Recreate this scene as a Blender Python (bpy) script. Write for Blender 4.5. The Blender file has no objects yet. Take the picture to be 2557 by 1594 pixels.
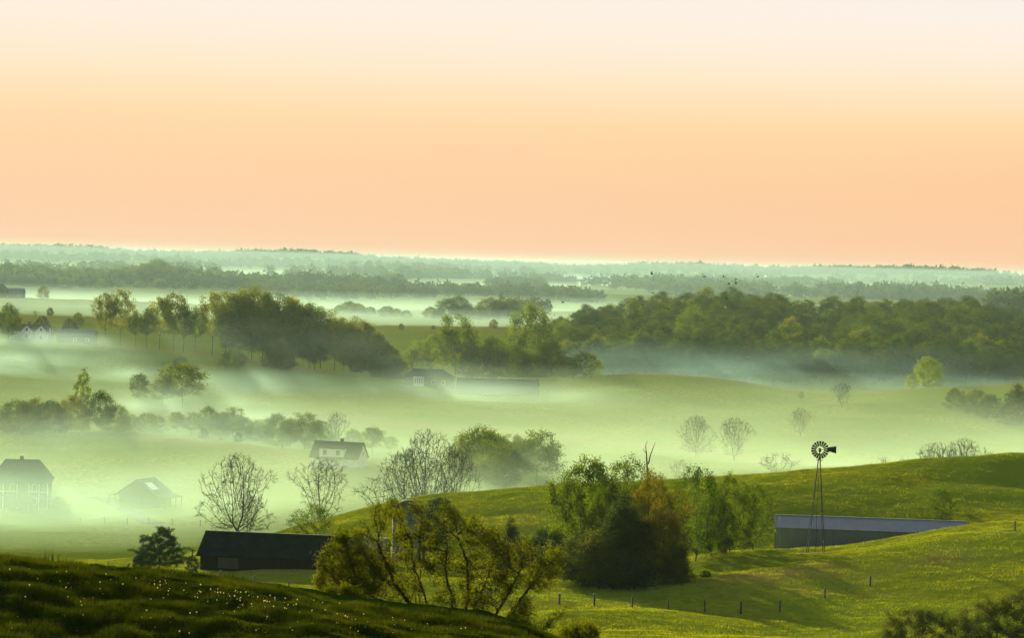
import bpy, math, random
import numpy as np
from mathutils import Matrix, Vector

# ------------------------------------------------------------------ camera, sky, sun, exposure
SC = bpy.context.scene
COL = SC.collection
W0, H0, FPX = 2557.0, 1594.0, 2557.0 * 100.0 / 36.0
CZ = 62.0
PITCH = math.radians(1.145)
ROLL = math.radians(1.55)
CAM_M = Matrix.Rotation(math.radians(90) - PITCH, 4, 'X') @ Matrix.Rotation(ROLL, 4, 'Z')
cam_d = bpy.data.cameras.new('camera')
cam_d.lens = 100.0
cam_d.sensor_width = 36.0
cam_d.clip_start = 0.5
cam_d.clip_end = 30000.0
cam = bpy.data.objects.new('camera', cam_d)
COL.objects.link(cam)
cam.matrix_world = Matrix.Translation((0, 0, CZ)) @ CAM_M
SC.camera = cam

SUN_EL, SUN_AZ = math.radians(12.0), math.radians(-19.0)   # sun behind the hills, to the left
sun_dir = Vector((math.sin(SUN_AZ) * math.cos(SUN_EL), math.cos(SUN_AZ) * math.cos(SUN_EL), math.sin(SUN_EL)))
sun_d = bpy.data.lights.new('sun', 'SUN')
sun_d.energy = 5.0
sun_d.angle = math.radians(0.6)
sun_d.color = (1.0, 0.90, 0.62)
sun = bpy.data.objects.new('sun', sun_d)
COL.objects.link(sun)
sun.location = sun_dir * 400
sun.rotation_euler = sun_dir.to_track_quat('Z', 'Y').to_euler()

SC.view_settings.view_transform = 'Standard'
SC.view_settings.look = 'None'
SC.view_settings.gamma = 1.0
SC.view_settings.use_curve_mapping = False
SC.view_settings.exposure = 2.17
try:
    SC.cycles.use_denoising = True
    SC.cycles.max_bounces = 5
    SC.cycles.diffuse_bounces = 2
    SC.cycles.glossy_bounces = 1
    SC.cycles.transmission_bounces = 3
    SC.cycles.volume_bounces = 1
    SC.cycles.transparent_max_bounces = 96
    SC.cycles.sample_clamp_indirect = 4.0
except Exception:
    pass

def srgb(r, g, b):
    f = lambda c: ((c / 255.0 + 0.055) / 1.055) ** 2.4 if c > 10 else c / 255.0 / 12.92
    return (f(r), f(g), f(b), 1.0)

world = bpy.data.worlds.new('World')
SC.world = world
world.use_nodes = True
nt = world.node_tree
nt.nodes.clear()
N = nt.nodes.new
wo = N('ShaderNodeOutputWorld')
bg = N('ShaderNodeBackground')
bg2 = N('ShaderNodeBackground')
mixs = N('ShaderNodeMixShader')
sky = N('ShaderNodeTexSky')
sky.sky_type = 'NISHITA'
sky.sun_disc = False
sky.sun_elevation = SUN_EL
sky.sun_rotation = SUN_AZ
sky.dust_density = 4.0
sky.altitude = 300
tc = N('ShaderNodeTexCoord')
sep = N('ShaderNodeSeparateXYZ')
nt.links.new(tc.outputs['Generated'], sep.inputs[0])
mr = N('ShaderNodeMapRange')
mr.inputs['From Min'].default_value = -0.02
mr.inputs['From Max'].default_value = 0.18
nt.links.new(sep.outputs['Z'], mr.inputs['Value'])
ramp = N('ShaderNodeValToRGB')
ramp.color_ramp.interpolation = 'B_SPLINE'
els = ramp.color_ramp.elements
# sine of elevation -> colour of the dawn haze layer (same all round the horizon)
stops = [(-0.02, (252, 210, 172)), (0.000, (252, 206, 166)), (0.012, (252, 200, 158)), (0.026, (253, 200, 153)),
         (0.044, (255, 208, 155)), (0.056, (255, 222, 172)), (0.070, (255, 236, 212)), (0.088, (254, 243, 234)), (0.18, (238, 238, 246))]
while len(els) < len(stops):
    els.new(0.5)
for e, (s, c) in zip(els, stops):
    e.position = (s + 0.02) / 0.20
    e.color = srgb(*c)
nt.links.new(mr.outputs[0], ramp.inputs[0])
# a little paler and yellower towards the sun's side of the sky
sdv = N('ShaderNodeVectorMath'); sdv.operation = 'DOT_PRODUCT'
nt.links.new(tc.outputs['Generated'], sdv.inputs[0])
sdv.inputs[1].default_value = tuple(sun_dir)
gm = N('ShaderNodeMapRange')
gm.inputs['From Min'].default_value = 0.80
gm.inputs['From Max'].default_value = 1.0
nt.links.new(sdv.outputs['Value'], gm.inputs['Value'])
glow = N('ShaderNodeMix'); glow.data_type = 'RGBA'; glow.blend_type = 'MIX'
nt.links.new(ramp.outputs[0], glow.inputs['A'])
glow.inputs['B'].default_value = srgb(255, 236, 200)
gml = N('ShaderNodeMath'); gml.operation = 'MULTIPLY'; gml.inputs[1].default_value = 0.32
nt.links.new(gm.outputs[0], gml.inputs[0])
nt.links.new(gml.outputs[0], glow.inputs['Factor'])
nt.links.new(glow.outputs['Result'], bg.inputs['Color'])
bg.inputs['Strength'].default_value = 0.224
nt.links.new(sky.outputs[0], bg2.inputs['Color'])
bg2.inputs['Strength'].default_value = 0.05
fz = N('ShaderNodeMapRange')
fz.interpolation_type = 'SMOOTHSTEP'
fz.inputs['From Min'].default_value = 0.10
fz.inputs['From Max'].default_value = 0.45
nt.links.new(sep.outputs['Z'], fz.inputs['Value'])
nt.links.new(fz.outputs[0], mixs.inputs[0])
nt.links.new(bg.outputs[0], mixs.inputs[1])
nt.links.new(bg2.outputs[0], mixs.inputs[2])
nt.links.new(mixs.outputs[0], wo.inputs['Surface'])

# ------------------------------------------------------------------ helpers
rng = np.random.default_rng(7)
random.seed(7)
_M3 = np.array(CAM_M.to_3x3())

def ray(px, py):
    d = _M3 @ np.array([(px - W0 / 2) / FPX, -(py - H0 / 2) / FPX, -1.0])
    return d[0] / d[1], d[2] / d[1]

def P(px, py, Y):
    """point of the place seen in direction (px, py) at depth Y metres"""
    a, b = ray(px, py)
    return (a * Y, Y, CZ + b * Y)

def proj(x, y, z):
    v = _M3.T @ np.array([x, y, z - CZ])
    return W0 / 2 + FPX * v[0] / -v[2], H0 / 2 - FPX * v[1] / -v[2]

def tag(o, label=None, cat=None, group=None, kind=None):
    if label: o['label'] = label
    if cat: o['category'] = cat
    if group: o['group'] = group
    if kind: o['kind'] = kind
    return o

def empty(name, loc=(0, 0, 0), rz=0.0, scale=(1, 1, 1)):
    o = bpy.data.objects.new(name, None)
    COL.objects.link(o)
    o.location = loc
    o.rotation_euler = (0, 0, rz)
    o.scale = scale
    o.empty_display_size = 0.3
    return o

def mesh_obj(name, me, parent=None):
    o = bpy.data.objects.new(name, me)
    COL.objects.link(o)
    if parent is not None:
        o.parent = parent
    return o

def np_mesh(name, verts, faces, mat, k):
    """verts (n,3), faces (m,k) -> mesh, built with foreach_set"""
    me = bpy.data.meshes.new(name)
    v = np.asarray(verts, dtype=np.float32)
    f = np.asarray(faces, dtype=np.int32)
    me.vertices.add(len(v))
    me.vertices.foreach_set('co', v.ravel())
    me.loops.add(f.size)
    me.loops.foreach_set('vertex_index', f.ravel())
    me.polygons.add(len(f))
    me.polygons.foreach_set('loop_start', np.arange(0, f.size, k, dtype=np.int32))
    me.update(calc_edges=True)
    if mat is not None:
        me.materials.append(mat)
    return me

class MB:
    """collects boxes, prisms, tubes and polygons into one mesh"""
    def __init__(self):
        self.v, self.f = [], []
    def poly(self, pts):
        i = len(self.v)
        self.v += [tuple(p) for p in pts]
        self.f.append(tuple(range(i, i + len(pts))))
        return self
    def box(self, x0, x1, y0, y1, z0, z1):
        i = len(self.v)
        self.v += [(x0, y0, z0), (x1, y0, z0), (x1, y1, z0), (x0, y1, z0), (x0, y0, z1), (x1, y0, z1), (x1, y1, z1), (x0, y1, z1)]
        for q in ((0, 3, 2, 1), (4, 5, 6, 7), (0, 1, 5, 4), (1, 2, 6, 5), (2, 3, 7, 6), (3, 0, 4, 7)):
            self.f.append(tuple(i + k for k in q))
        return self
    def prism(self, prof, x0, x1):
        """profile in (y,z), extruded along x"""
        i, n = len(self.v), len(prof)
        self.v += [(x0, y, z) for y, z in prof] + [(x1, y, z) for y, z in prof]
        self.f.append(tuple(i + k for k in range(n)))
        self.f.append(tuple(i + n + k for k in reversed(range(n))))
        for k in range(n):
            self.f.append((i + k, i + n + k, i + n + (k + 1) % n, i + (k + 1) % n))
        return self
    def slab(self, a, b, c, d, t):
        """a sheet a-b-c-d with thickness t below it"""
        a, b, c, d = map(Vector, (a, b, c, d))
        n = (b - a).cross(d - a).normalized()
        if n.z < 0: n = -n
        i = len(self.v)
        self.v += [tuple(p) for p in (a, b, c, d)] + [tuple(p - n * t) for p in (a, b, c, d)]
        for q in ((0, 1, 2, 3), (7, 6, 5, 4), (0, 4, 5, 1), (1, 5, 6, 2), (2, 6, 7, 3), (3, 7, 4, 0)):
            self.f.append(tuple(i + k for k in q))
        return self
    def tube(self, pts, radii, n=6):
        pts = [Vector(p) for p in pts]
        base = len(self.v)
        for k, p in enumerate(pts):
            d = (pts[min(k + 1, len(pts) - 1)] - pts[max(k - 1, 0)]).normalized()
            a = d.orthogonal().normalized()
            b = d.cross(a)
            r = radii[k] if hasattr(radii, '__len__') else radii
            for j in range(n):
                t = 2 * math.pi * j / n
                self.v.append(tuple(p + a * r * math.cos(t) + b * r * math.sin(t)))
        for k in range(len(pts) - 1):
            for j in range(n):
                a0, a1 = base + k * n + j, base + k * n + (j + 1) % n
                self.f.append((a0, a1, a1 + n, a0 + n))
        self.f.append(tuple(base + j for j in reversed(range(n))))
        self.f.append(tuple(base + (len(pts) - 1) * n + j for j in range(n)))
        return self
    def lathe(self, prof, n=24, cx=0, cy=0):
        base = len(self.v)
        for r, z in prof:
            for j in range(n):
                t = 2 * math.pi * j / n
                self.v.append((cx + r * math.cos(t), cy + r * math.sin(t), z))
        for k in range(len(prof) - 1):
            for j in range(n):
                a0, a1 = base + k * n + j, base + k * n + (j + 1) % n
                self.f.append((a0, a1, a1 + n, a0 + n))
        return self
    def mesh(self, name, mat):
        me = bpy.data.meshes.new(name)
        me.from_pydata(self.v, [], self.f)
        me.update()
        if mat: me.materials.append(mat)
        return me
    def build(self, name, mat, parent=None):
        return mesh_obj(name, self.mesh(name, mat), parent)

# ------------------------------------------------------------------ noise (numpy gradient noise)
def pnoise(x, y, seed=0):
    xi, yi = np.floor(x).astype(np.int64), np.floor(y).astype(np.int64)
    xf, yf = x - xi, y - yi
    u, v = xf * xf * xf * (xf * (xf * 6 - 15) + 10), yf * yf * yf * (yf * (yf * 6 - 15) + 10)
    def g(ix, iy, dx, dy):
        h = (ix * 374761393 + iy * 668265263 + seed * 974634541) & 0xFFFFFFFF
        h = ((h ^ (h >> 13)) * 1274126177) & 0xFFFFFFFF
        h = h ^ (h >> 16)
        a = (h & 0xFFFF) / 65536.0 * 2 * np.pi
        return np.cos(a) * dx + np.sin(a) * dy
    n00 = g(xi, yi, xf, yf); n10 = g(xi + 1, yi, xf - 1, yf)
    n01 = g(xi, yi + 1, xf, yf - 1); n11 = g(xi + 1, yi + 1, xf - 1, yf - 1)
    return (n00 * (1 - u) + n10 * u) * (1 - v) + (n01 * (1 - u) + n11 * u) * v

# ------------------------------------------------------------------ materials
def new_mat(name):
    m = bpy.data.materials.new(name)
    m.use_nodes = True
    t = m.node_tree
    t.nodes.clear()
    out = t.nodes.new('ShaderNodeOutputMaterial')
    return m, t, out

def foliage_mat(name, dark, light, trans=0.5, tcol=None, scale=0.25, rnd=0.35):
    """leaves: diffuse and translucent, colour varies from tree to tree and through the crown"""
    m, t, out = new_mat(name)
    L = t.links.new
    oi = t.nodes.new('ShaderNodeObjectInfo')
    geo = t.nodes.new('ShaderNodeNewGeometry')
    no = t.nodes.new('ShaderNodeTexNoise')
    no.inputs['Scale'].default_value = scale
    no.inputs['Detail'].default_value = 3.0
    L(geo.outputs['Position'], no.inputs['Vector'])
    mp = t.nodes.new('ShaderNodeMapRange')
    mp.inputs['From Min'].default_value = 0.33
    mp.inputs['From Max'].default_value = 0.67
    L(no.outputs['Fac'], mp.inputs['Value'])
    mx = t.nodes.new('ShaderNodeMix'); mx.data_type = 'RGBA'
    mx.inputs['A'].default_value = (*dark, 1)
    mx.inputs['B'].default_value = (*light, 1)
    ad = t.nodes.new('ShaderNodeMath'); ad.operation = 'MULTIPLY_ADD'
    L(oi.outputs['Random'], ad.inputs[0]); ad.inputs[1].default_value = rnd
    sb = t.nodes.new('ShaderNodeMath'); sb.operation = 'MULTIPLY_ADD'
    L(mp.outputs[0], sb.inputs[0]); sb.inputs[1].default_value = 0.8; sb.inputs[2].default_value = -rnd * 0.4
    L(sb.outputs[0], ad.inputs[2])
    ad.use_clamp = True
    L(ad.outputs[0], mx.inputs['Factor'])
    df = t.nodes.new('ShaderNodeBsdfDiffuse')
    tr = t.nodes.new('ShaderNodeBsdfTranslucent')
    L(mx.outputs['Result'], df.inputs['Color'])
    if tcol is None:
        L(mx.outputs['Result'], tr.inputs['Color'])
    else:
        m2 = t.nodes.new('ShaderNodeMix'); m2.data_type = 'RGBA'; m2.blend_type = 'MULTIPLY'
        m2.inputs['Factor'].default_value = 1.0
        L(mx.outputs['Result'], m2.inputs['A'])
        m2.inputs['B'].default_value = (*tcol, 1)
        L(m2.outputs['Result'], tr.inputs['Color'])
    ms = t.nodes.new('ShaderNodeMixShader')
    ms.inputs[0].default_value = trans
    L(df.outputs[0], ms.inputs[1]); L(tr.outputs[0], ms.inputs[2])
    L(ms.outputs[0], out.inputs['Surface'])
    return m

def surf_mat(name, col, col2=None, rough=0.8, scale=3.0, spec=0.3, metal=0.0, stretch=(1, 1, 1), bump=0.0):
    m, t, out = new_mat(name)
    L = t.links.new
    b = t.nodes.new('ShaderNodeBsdfPrincipled')
    b.inputs['Roughness'].default_value = rough
    b.inputs['Specular IOR Level'].default_value = spec
    b.inputs['Metallic'].default_value = metal
    tcn = t.nodes.new('ShaderNodeTexCoord')
    mpn = t.nodes.new('ShaderNodeMapping')
    mpn.inputs['Scale'].default_value = stretch
    L(tcn.outputs['Object'], mpn.inputs[0])
    no = t.nodes.new('ShaderNodeTexNoise')
    no.inputs['Scale'].default_value = scale
    no.inputs['Detail'].default_value = 5.0
    L(mpn.outputs[0], no.inputs['Vector'])
    mx = t.nodes.new('ShaderNodeMix'); mx.data_type = 'RGBA'
    mx.inputs['A'].default_value = (*col, 1)
    mx.inputs['B'].default_value = (*(col2 or tuple(c * 0.6 for c in col)), 1)
    mp = t.nodes.new('ShaderNodeMapRange')
    mp.inputs['From Min'].default_value = 0.3; mp.inputs['From Max'].default_value = 0.7
    L(no.outputs['Fac'], mp.inputs['Value'])
    L(mp.outputs[0], mx.inputs['Factor'])
    L(mx.outputs['Result'], b.inputs['Base Color'])
    if bump:
        bp = t.nodes.new('ShaderNodeBump')
        bp.inputs['Strength'].default_value = bump
        L(no.outputs['Fac'], bp.inputs['Height'])
        L(bp.outputs[0], b.inputs['Normal'])
    L(b.outputs[0], out.inputs['Surface'])
    return m

def volume_mat(name, col, density, g):
    m, t, out = new_mat(name)
    v = t.nodes.new('ShaderNodeVolumePrincipled')
    v.inputs['Color'].default_value = (*col, 1)
    v.inputs['Density'].default_value = density
    v.inputs['Density Attribute'].default_value = ''
    v.inputs['Anisotropy'].default_value = g
    t.links.new(v.outputs[0], out.inputs['Volume'])
    return m

# ------------------------------------------------------------------ ground: lines of the relief, (px, py, depth)
def line(Y, pts):
    return [(p[0], p[1], p[2] if len(p) > 2 else Y) for p in pts]

RELIEF = [
    line(83, [(0, 1612), (635, 1650), (1275, 1700), (1700, 1760), (2557, 1770)]),
    line(95, [(0, 1419), (185, 1435), (344, 1451), (476, 1466), (635, 1488), (772, 1506), (905, 1527), (984, 1540), (1090, 1556), (1275, 1582), (1350, 1606), (1450, 1650), (1700, 1690), (2557, 1700)]),
    line(130, [(0, 1520), (635, 1580), (1275, 1650), (2557, 1720)]),
    line(230, [(0, 1640), (640, 1660), (1275, 1690), (2557, 1680)]),
    line(318, [(0, 1445), (241, 1452), (319, 1457), (635, 1486), (720, 1497), (1000, 1508), (1308, 1513), (1580, 1519), (1850, 1522), (2050, 1528), (2557, 1530)]),
    line(352, [(0, 1428), (340, 1424), (500, 1424), (800, 1424), (1100, 1445), (1400, 1455), (1600, 1458), (1740, 1440), (1950, 1425), (2200, 1400), (2557, 1365)]),
    line(385, [(0, 1428), (300, 1428), (500, 1420), (700, 1405), (900, 1395), (1200, 1415), (1450, 1430), (1600, 1425), (1740, 1395), (2050, 1365), (2300, 1335), (2557, 1305)]),
    line(415, [(0, 1436), (300, 1432), (500, 1410), (700, 1378), (900, 1362), (1200, 1360), (1450, 1370), (1600, 1380), (1740, 1385), (1930, 1388), (2050, 1388), (2300, 1368), (2557, 1330)]),
    line(460, [(0, 1412), (500, 1392), (640, 1362), (830, 1314), (1000, 1278), (1300, 1250), (1600, 1236), (1860, 1214), (2100, 1200), (2300, 1206), (2557, 1224)]),
    line(480, [(0, 1402), (300, 1402), (500, 1385), (640, 1348), (830, 1292), (1000, 1252), (1100, 1236), (1300, 1219), (1400, 1215), (1600, 1205), (1860, 1190), (2100, 1170), (2300, 1150), (2557, 1132)]),
    line(545, [(0, 1345), (300, 1342), (640, 1335), (900, 1330), (1300, 1340), (1860, 1320), (2557, 1290)]),
    line(620, [(0, 1275), (150, 1275), (360, 1272), (640, 1262), (900, 1240), (1300, 1260), (1860, 1230), (2557, 1200)]),
    line(700, [(0, 1087, 760), (330, 1088, 740), (640, 1121, 700), (780, 1150, 672), (900, 1166, 657), (1000, 1190, 645), (1150, 1228, 640), (1400, 1242, 645), (1860, 1215, 655), (2557, 1185, 655)]),
    line(790, [(0, 1075, 800), (330, 1075, 790), (640, 1095, 780), (900, 1115, 770), (1300, 1140, 750), (1860, 1175, 725), (2557, 1150, 720)]),
    line(870, [(0, 1000), (350, 1018), (1030, 1065), (1300, 1085), (1650, 1120, 840), (1900, 1150, 800), (2080, 1168, 790), (2557, 1178, 800)]),
    line(940, [(0, 955), (350, 985), (700, 1000), (1030, 1010), (1300, 1030), (1650, 1040), (1900, 1050), (2200, 1040), (2400, 1062), (2557, 1085)]),
    line(1010, [(0, 900), (350, 930), (700, 960), (1030, 972), (1140, 985), (1300, 998), (1500, 985), (1650, 975), (1900, 1000), (2100, 1010), (2300, 1000), (2557, 1000)]),
    line(1080, [(0, 848), (250, 862), (500, 882), (700, 912), (1000, 945), (1150, 948), (1400, 945), (1600, 933), (1700, 938), (1800, 950), (2000, 978), (2200, 980), (2400, 968), (2557, 958)]),
    line(1170, [(0, 845), (250, 850), (500, 885), (1000, 955), (1400, 962), (1600, 960), (2000, 985), (2557, 975)]),
    line(1300, [(0, 795), (240, 800), (500, 815), (700, 850), (1000, 880), (1250, 870), (1400, 905), (1700, 900), (2000, 910), (2300, 920), (2557, 920)]),
    line(1500, [(0, 790), (350, 800), (700, 825), (1000, 820), (1200, 820), (1320, 825), (1400, 850), (1700, 800), (2000, 800), (2300, 805), (2557, 815)]),
    line(1700, [(0, 775), (700, 802), (1200, 815), (1700, 805), (2557, 815)]),
    line(2050, [(0, 745), (250, 752), (500, 762), (900, 777), (1200, 787), (1700, 792), (2557, 795)]),
    line(2450, [(0, 742), (250, 750), (700, 762), (1200, 772), (2557, 785)]),
    line(2800, [(0, 692), (300, 702), (450, 698), (560, 718), (700, 737), (900, 747), (1200, 747), (1500, 750), (2000, 755), (2557, 765)]),
    line(3300, [(0, 705), (500, 714), (640, 711), (900, 716), (1020, 722), (1200, 724), (1500, 740), (2557, 752)]),
    line(3900, [(0, 690), (700, 705), (1200, 716), (1800, 738), (2557, 748)]),
    line(4800, [(0, 675), (640, 690), (1200, 702), (1800, 718), (2557, 730)]),
    line(6200, [(0, 655), (1200, 692), (1800, 706), (2557, 722)]),
    line(8000, [(0, 631), (80, 629), (250, 632), (300, 643), (500, 647), (740, 640), (900, 651), (950, 661), (1100, 666), (1280, 672), (1440, 683), (1660, 673), (1917, 685), (2110, 682), (2450, 686), (2557, 708)]),
]
UC = np.concatenate([np.linspace(-0.34, -0.192, 40, endpoint=False), np.linspace(-0.192, 0.192, 470, endpoint=False), np.linspace(0.192, 0.34, 41)])
ug = np.linspace(-0.36, 0.36, 1200)
ker = np.hanning(61); ker /= ker.sum()
def smooth_u(a):
    p = np.pad(a, 30, mode='edge')
    return np.convolve(p, ker, mode='valid')
KY, KZ = [], []
def knot(Y, z):
    KY.append(np.full(len(UC), float(Y))); KZ.append(np.full(len(UC), float(z)))
knot(-40, CZ - 3.0); knot(2, CZ - 1.75); knot(20, CZ - 4.6); knot(45, CZ - 9.2); knot(68, CZ - 12.2)
for ln in RELIEF:
    pts = [P(*p) for p in ln]
    us = [p[0] / p[1] for p in pts]
    KY.append(np.interp(UC, ug, smooth_u(np.interp(ug, us, [p[1] for p in pts]))))
    KZ.append(np.interp(UC, ug, smooth_u(np.interp(ug, us, [p[2] for p in pts]))))
knot(8800, CZ - 30); knot(9600, CZ - 50)
KY, KZ = np.array(KY), np.array(KZ)

ROWS = np.concatenate([np.arange(-40, 60, 4.0), np.arange(60, 80, 1.0), np.arange(80, 100, 0.11), np.arange(100, 108, 0.5), np.arange(108, 232, 2.5), np.arange(232, 500, 0.9),
                       np.arange(500, 1120, 3.2), np.arange(1120, 2100, 9.0), np.arange(2100, 5000, 45.0), np.arange(5000, 9600, 90.0), [9600.0]])
def pchip(xk, yk, x):
    h = np.diff(xk); d = np.diff(yk) / h
    m = np.zeros_like(yk)
    w1, w2 = 2 * h[1:] + h[:-1], h[1:] + 2 * h[:-1]
    ok = d[:-1] * d[1:] > 0
    with np.errstate(divide='ignore', invalid='ignore'):
        hm = (w1 + w2) / (w1 / d[:-1] + w2 / d[1:])
    m[1:-1] = np.where(ok, hm, 0)
    m[0], m[-1] = d[0], d[-1]
    i = np.clip(np.searchsorted(xk, x) - 1, 0, len(h) - 1)
    t = (x - xk[i]) / h[i]
    return ((1 + 2 * t) * (1 - t) ** 2 * yk[i] + t * (1 - t) ** 2 * h[i] * m[i] + t * t * (3 - 2 * t) * yk[i + 1] + t * t * (t - 1) * h[i] * m[i + 1])
GZ = np.empty((len(ROWS), len(UC)))
for c in range(len(UC)):
    GZ[:, c] = pchip(KY[:, c], KZ[:, c], ROWS)
GX = np.outer(np.maximum(ROWS, 45.0), UC) * 1.0
GX[ROWS < 45] = np.outer(np.maximum(ROWS[ROWS < 45], 0) * 0 + 45.0, UC) * 1.6 * 1.0
GX[ROWS >= 45] = np.outer(ROWS[ROWS >= 45], UC)
GX[ROWS < 45] = np.outer(np.full((ROWS < 45).sum(), 45.0), UC)
GY = np.repeat(ROWS[:, None], len(UC), 1)

def bumps(x, y):
    """tussocks and hummocks, faded by distance to what the sheet can hold"""
    n = pnoise(x / 9.0, y / 9.0, 3) * 0.35 * np.clip((y - 40) / 60, 0.3, 1)
    fine = pnoise(x / 5.5, y / 3.2, 5) + 0.25 * pnoise(x / 2.6, y / 2.2, 6) + 0.15 * pnoise(x / 0.9, y / 0.9, 7)
    n = n + fine * 0.17 * np.clip((560 - y) / 60, 0, 1)
    n = n + pnoise(x / 26.0, y / 22.0, 17) * 1.7 * np.clip((y - 225) / 60, 0, 1) * np.clip((480 - y) / 30, 0, 1)
    n = n + np.clip((y - 2000) / 900, 0, 1) * np.clip((7400 - y) / 800, 0, 1) * (pnoise(x / 430.0, y / 560.0, 31) * (14 + 16 * np.clip((y - 3200) / 1500, 0, 1)) + pnoise(x / 170.0, y / 260.0, 33) * 5)
    fore = np.clip((112 - y) / 10, 0, 1)
    n = n + fore * (pnoise(x / 1.6, y / 1.2, 8) * 0.2 + pnoise(x / 0.6, y / 0.6, 9) * 0.10)
    n = n + np.clip((y - 450) / 150, 0, 1) * pnoise(x / 34.0, y / 34.0, 4) * (1.1 + 1.5 * np.exp(-((y - 1000) / 80.0) ** 2)) * np.clip(y / 1500, 0.5, 1)
    n = n + np.clip((y - 450) / 100, 0, 1) * (pnoise(x / 9.0, y / 7.0, 14) * 0.28 + pnoise(x / 3.5, y / 3.5, 15) * 0.16) * np.clip((1150 - y) / 100, 0, 1)
    return n
GZ = GZ + bumps(GX, GY)

def ground_z(x, y):
    x, y = np.asarray(x, float), np.asarray(y, float)
    u = np.clip(x / np.maximum(y, 45.0), UC[0], UC[-1])
    c = np.clip(np.searchsorted(UC, u) - 1, 0, len(UC) - 2)
    r = np.clip(np.searchsorted(ROWS, y) - 1, 0, len(ROWS) - 2)
    fu = (u - UC[c]) / (UC[c + 1] - UC[c]); fy = np.clip((y - ROWS[r]) / (ROWS[r + 1] - ROWS[r]), 0, 1)
    return (GZ[r, c] * (1 - fu) + GZ[r, c + 1] * fu) * (1 - fy) + (GZ[r + 1, c] * (1 - fu) + GZ[r + 1, c + 1] * fu) * fy

def at(px, Y):
    """the spot on the ground at depth Y in picture column px"""
    py = 900.0
    for _ in range(4):
        x = P(px, py, Y)[0]
        z = float(ground_z(x, Y))
        py = proj(x, Y, z)[1]
    return Vector((x, Y, z))
def base_py(px, Y):
    p = at(px, Y)
    return proj(*p)[1]

nr, ncn = GZ.shape
idx = np.arange(nr * ncn).reshape(nr, ncn)
gf = np.stack([idx[:-1, :-1], idx[:-1, 1:], idx[1:, 1:], idx[1:, :-1]], -1).reshape(-1, 4)
gv = np.stack([GX, GY, GZ], -1).reshape(-1, 3)

def ground_mat():
    m, t, out = new_mat('meadow_ground')
    L = t.links.new
    geo = t.nodes.new('ShaderNodeNewGeometry')
    def noise(scale, detail=4.0, sx=1.0, sy=1.0):
        mp = t.nodes.new('ShaderNodeMapping'); mp.inputs['Scale'].default_value = (sx, sy, 1)
        L(geo.outputs['Position'], mp.inputs[0])
        n = t.nodes.new('ShaderNodeTexNoise'); n.inputs['Scale'].default_value = scale; n.inputs['Detail'].default_value = detail
        L(mp.outputs[0], n.inputs['Vector'])
        r = t.nodes.new('ShaderNodeMapRange'); r.inputs['From Min'].default_value = 0.36; r.inputs['From Max'].default_value = 0.64
        L(n.outputs['Fac'], r.inputs['Value'])
        return r.outputs[0], n.outputs['Fac']
    a, araw = noise(0.9, 6)
    b, _ = noise(0.035, 3)
    mx = t.nodes.new('ShaderNodeMix'); mx.data_type = 'RGBA'
    mx.inputs['A'].default_value = (0.125, 0.165, 0.007, 1); mx.inputs['B'].default_value = (0.26, 0.262, 0.011, 1)
    L(a, mx.inputs['Factor'])
    m2 = t.nodes.new('ShaderNodeMix'); m2.data_type = 'RGBA'
    L(mx.outputs['Result'], m2.inputs['A']); m2.inputs['B'].default_value = (0.15, 0.20, 0.012, 1)
    L(b, m2.inputs['Factor'])
    at_ = t.nodes.new('ShaderNodeAttribute'); at_.attribute_name = 'dry'
    m3 = t.nodes.new('ShaderNodeMix'); m3.data_type = 'RGBA'
    L(m2.outputs['Result'], m3.inputs['A']); m3.inputs['B'].default_value = (0.25, 0.17, 0.05, 1)
    L(at_.outputs['Fac'], m3.inputs['Factor'])
    lu = t.nodes.new('ShaderNodeAttribute'); lu.attribute_name = 'hill_shade'
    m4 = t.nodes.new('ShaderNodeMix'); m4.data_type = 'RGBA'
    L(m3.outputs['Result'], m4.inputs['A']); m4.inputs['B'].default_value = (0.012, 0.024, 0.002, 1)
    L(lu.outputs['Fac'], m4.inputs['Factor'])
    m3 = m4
    d = t.nodes.new('ShaderNodeBsdfDiffuse'); d.inputs['Roughness'].default_value = 0.8
    L(m3.outputs['Result'], d.inputs['Color'])
    bp = t.nodes.new('ShaderNodeBump'); bp.inputs['Strength'].default_value = 0.5; bp.inputs['Distance'].default_value = 0.25
    L(araw, bp.inputs['Height'])
    L(bp.outputs[0], d.inputs['Normal'])
    L(d.outputs[0], out.inputs['Surface'])
    return m

M = {}
M['ground'] = ground_mat()
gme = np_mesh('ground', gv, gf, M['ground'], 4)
gme.polygons.foreach_set('use_smooth', np.ones(len(gf), dtype=bool))
# dry tan grass along field edges and crests, brown worn patches near the fence
dry = np.zeros(nr * ncn)
X_, Y_ = gv[:, 0], gv[:, 1]
def dry_along(k, w, amt, u0, u1, off=0.0):
    """a strip of dry grass along relief line k"""
    yk = np.interp(np.clip(X_ / np.maximum(Y_, 45), UC[0], UC[-1]), UC, KY[k])
    u = X_ / np.maximum(Y_, 45)
    s = np.exp(-((Y_ - yk - off) / w) ** 2) * amt * (np.clip((u - u0) / 0.01, 0, 1) * np.clip((u1 - u) / 0.01, 0, 1))
    return s
def find_line(Y):
    return 5 + [abs(l[0][2] - Y) < 1 or abs(l[-1][2] - Y) < 1 for l in RELIEF].index(True)
for args in ((find_line(870), 16, 0.85, -0.14, 0.14), (5 + 12, 14, 0.6, -0.14, 0.0), (find_line(1080), 10, 0.6, -0.2, 0.2), (find_line(1500), 40, 0.9, -0.06, 0.03), (find_line(1300), 30, 0.5, -0.2, -0.12)):
    dry = np.maximum(dry, dry_along(*args))
bxx, byy = P(1930, 1450, 345)[0], 345
dry = np.maximum(dry, 0.75 * np.exp(-((X_ - bxx) / 10) ** 2 - ((Y_ - byy) / 9) ** 2))
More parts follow.
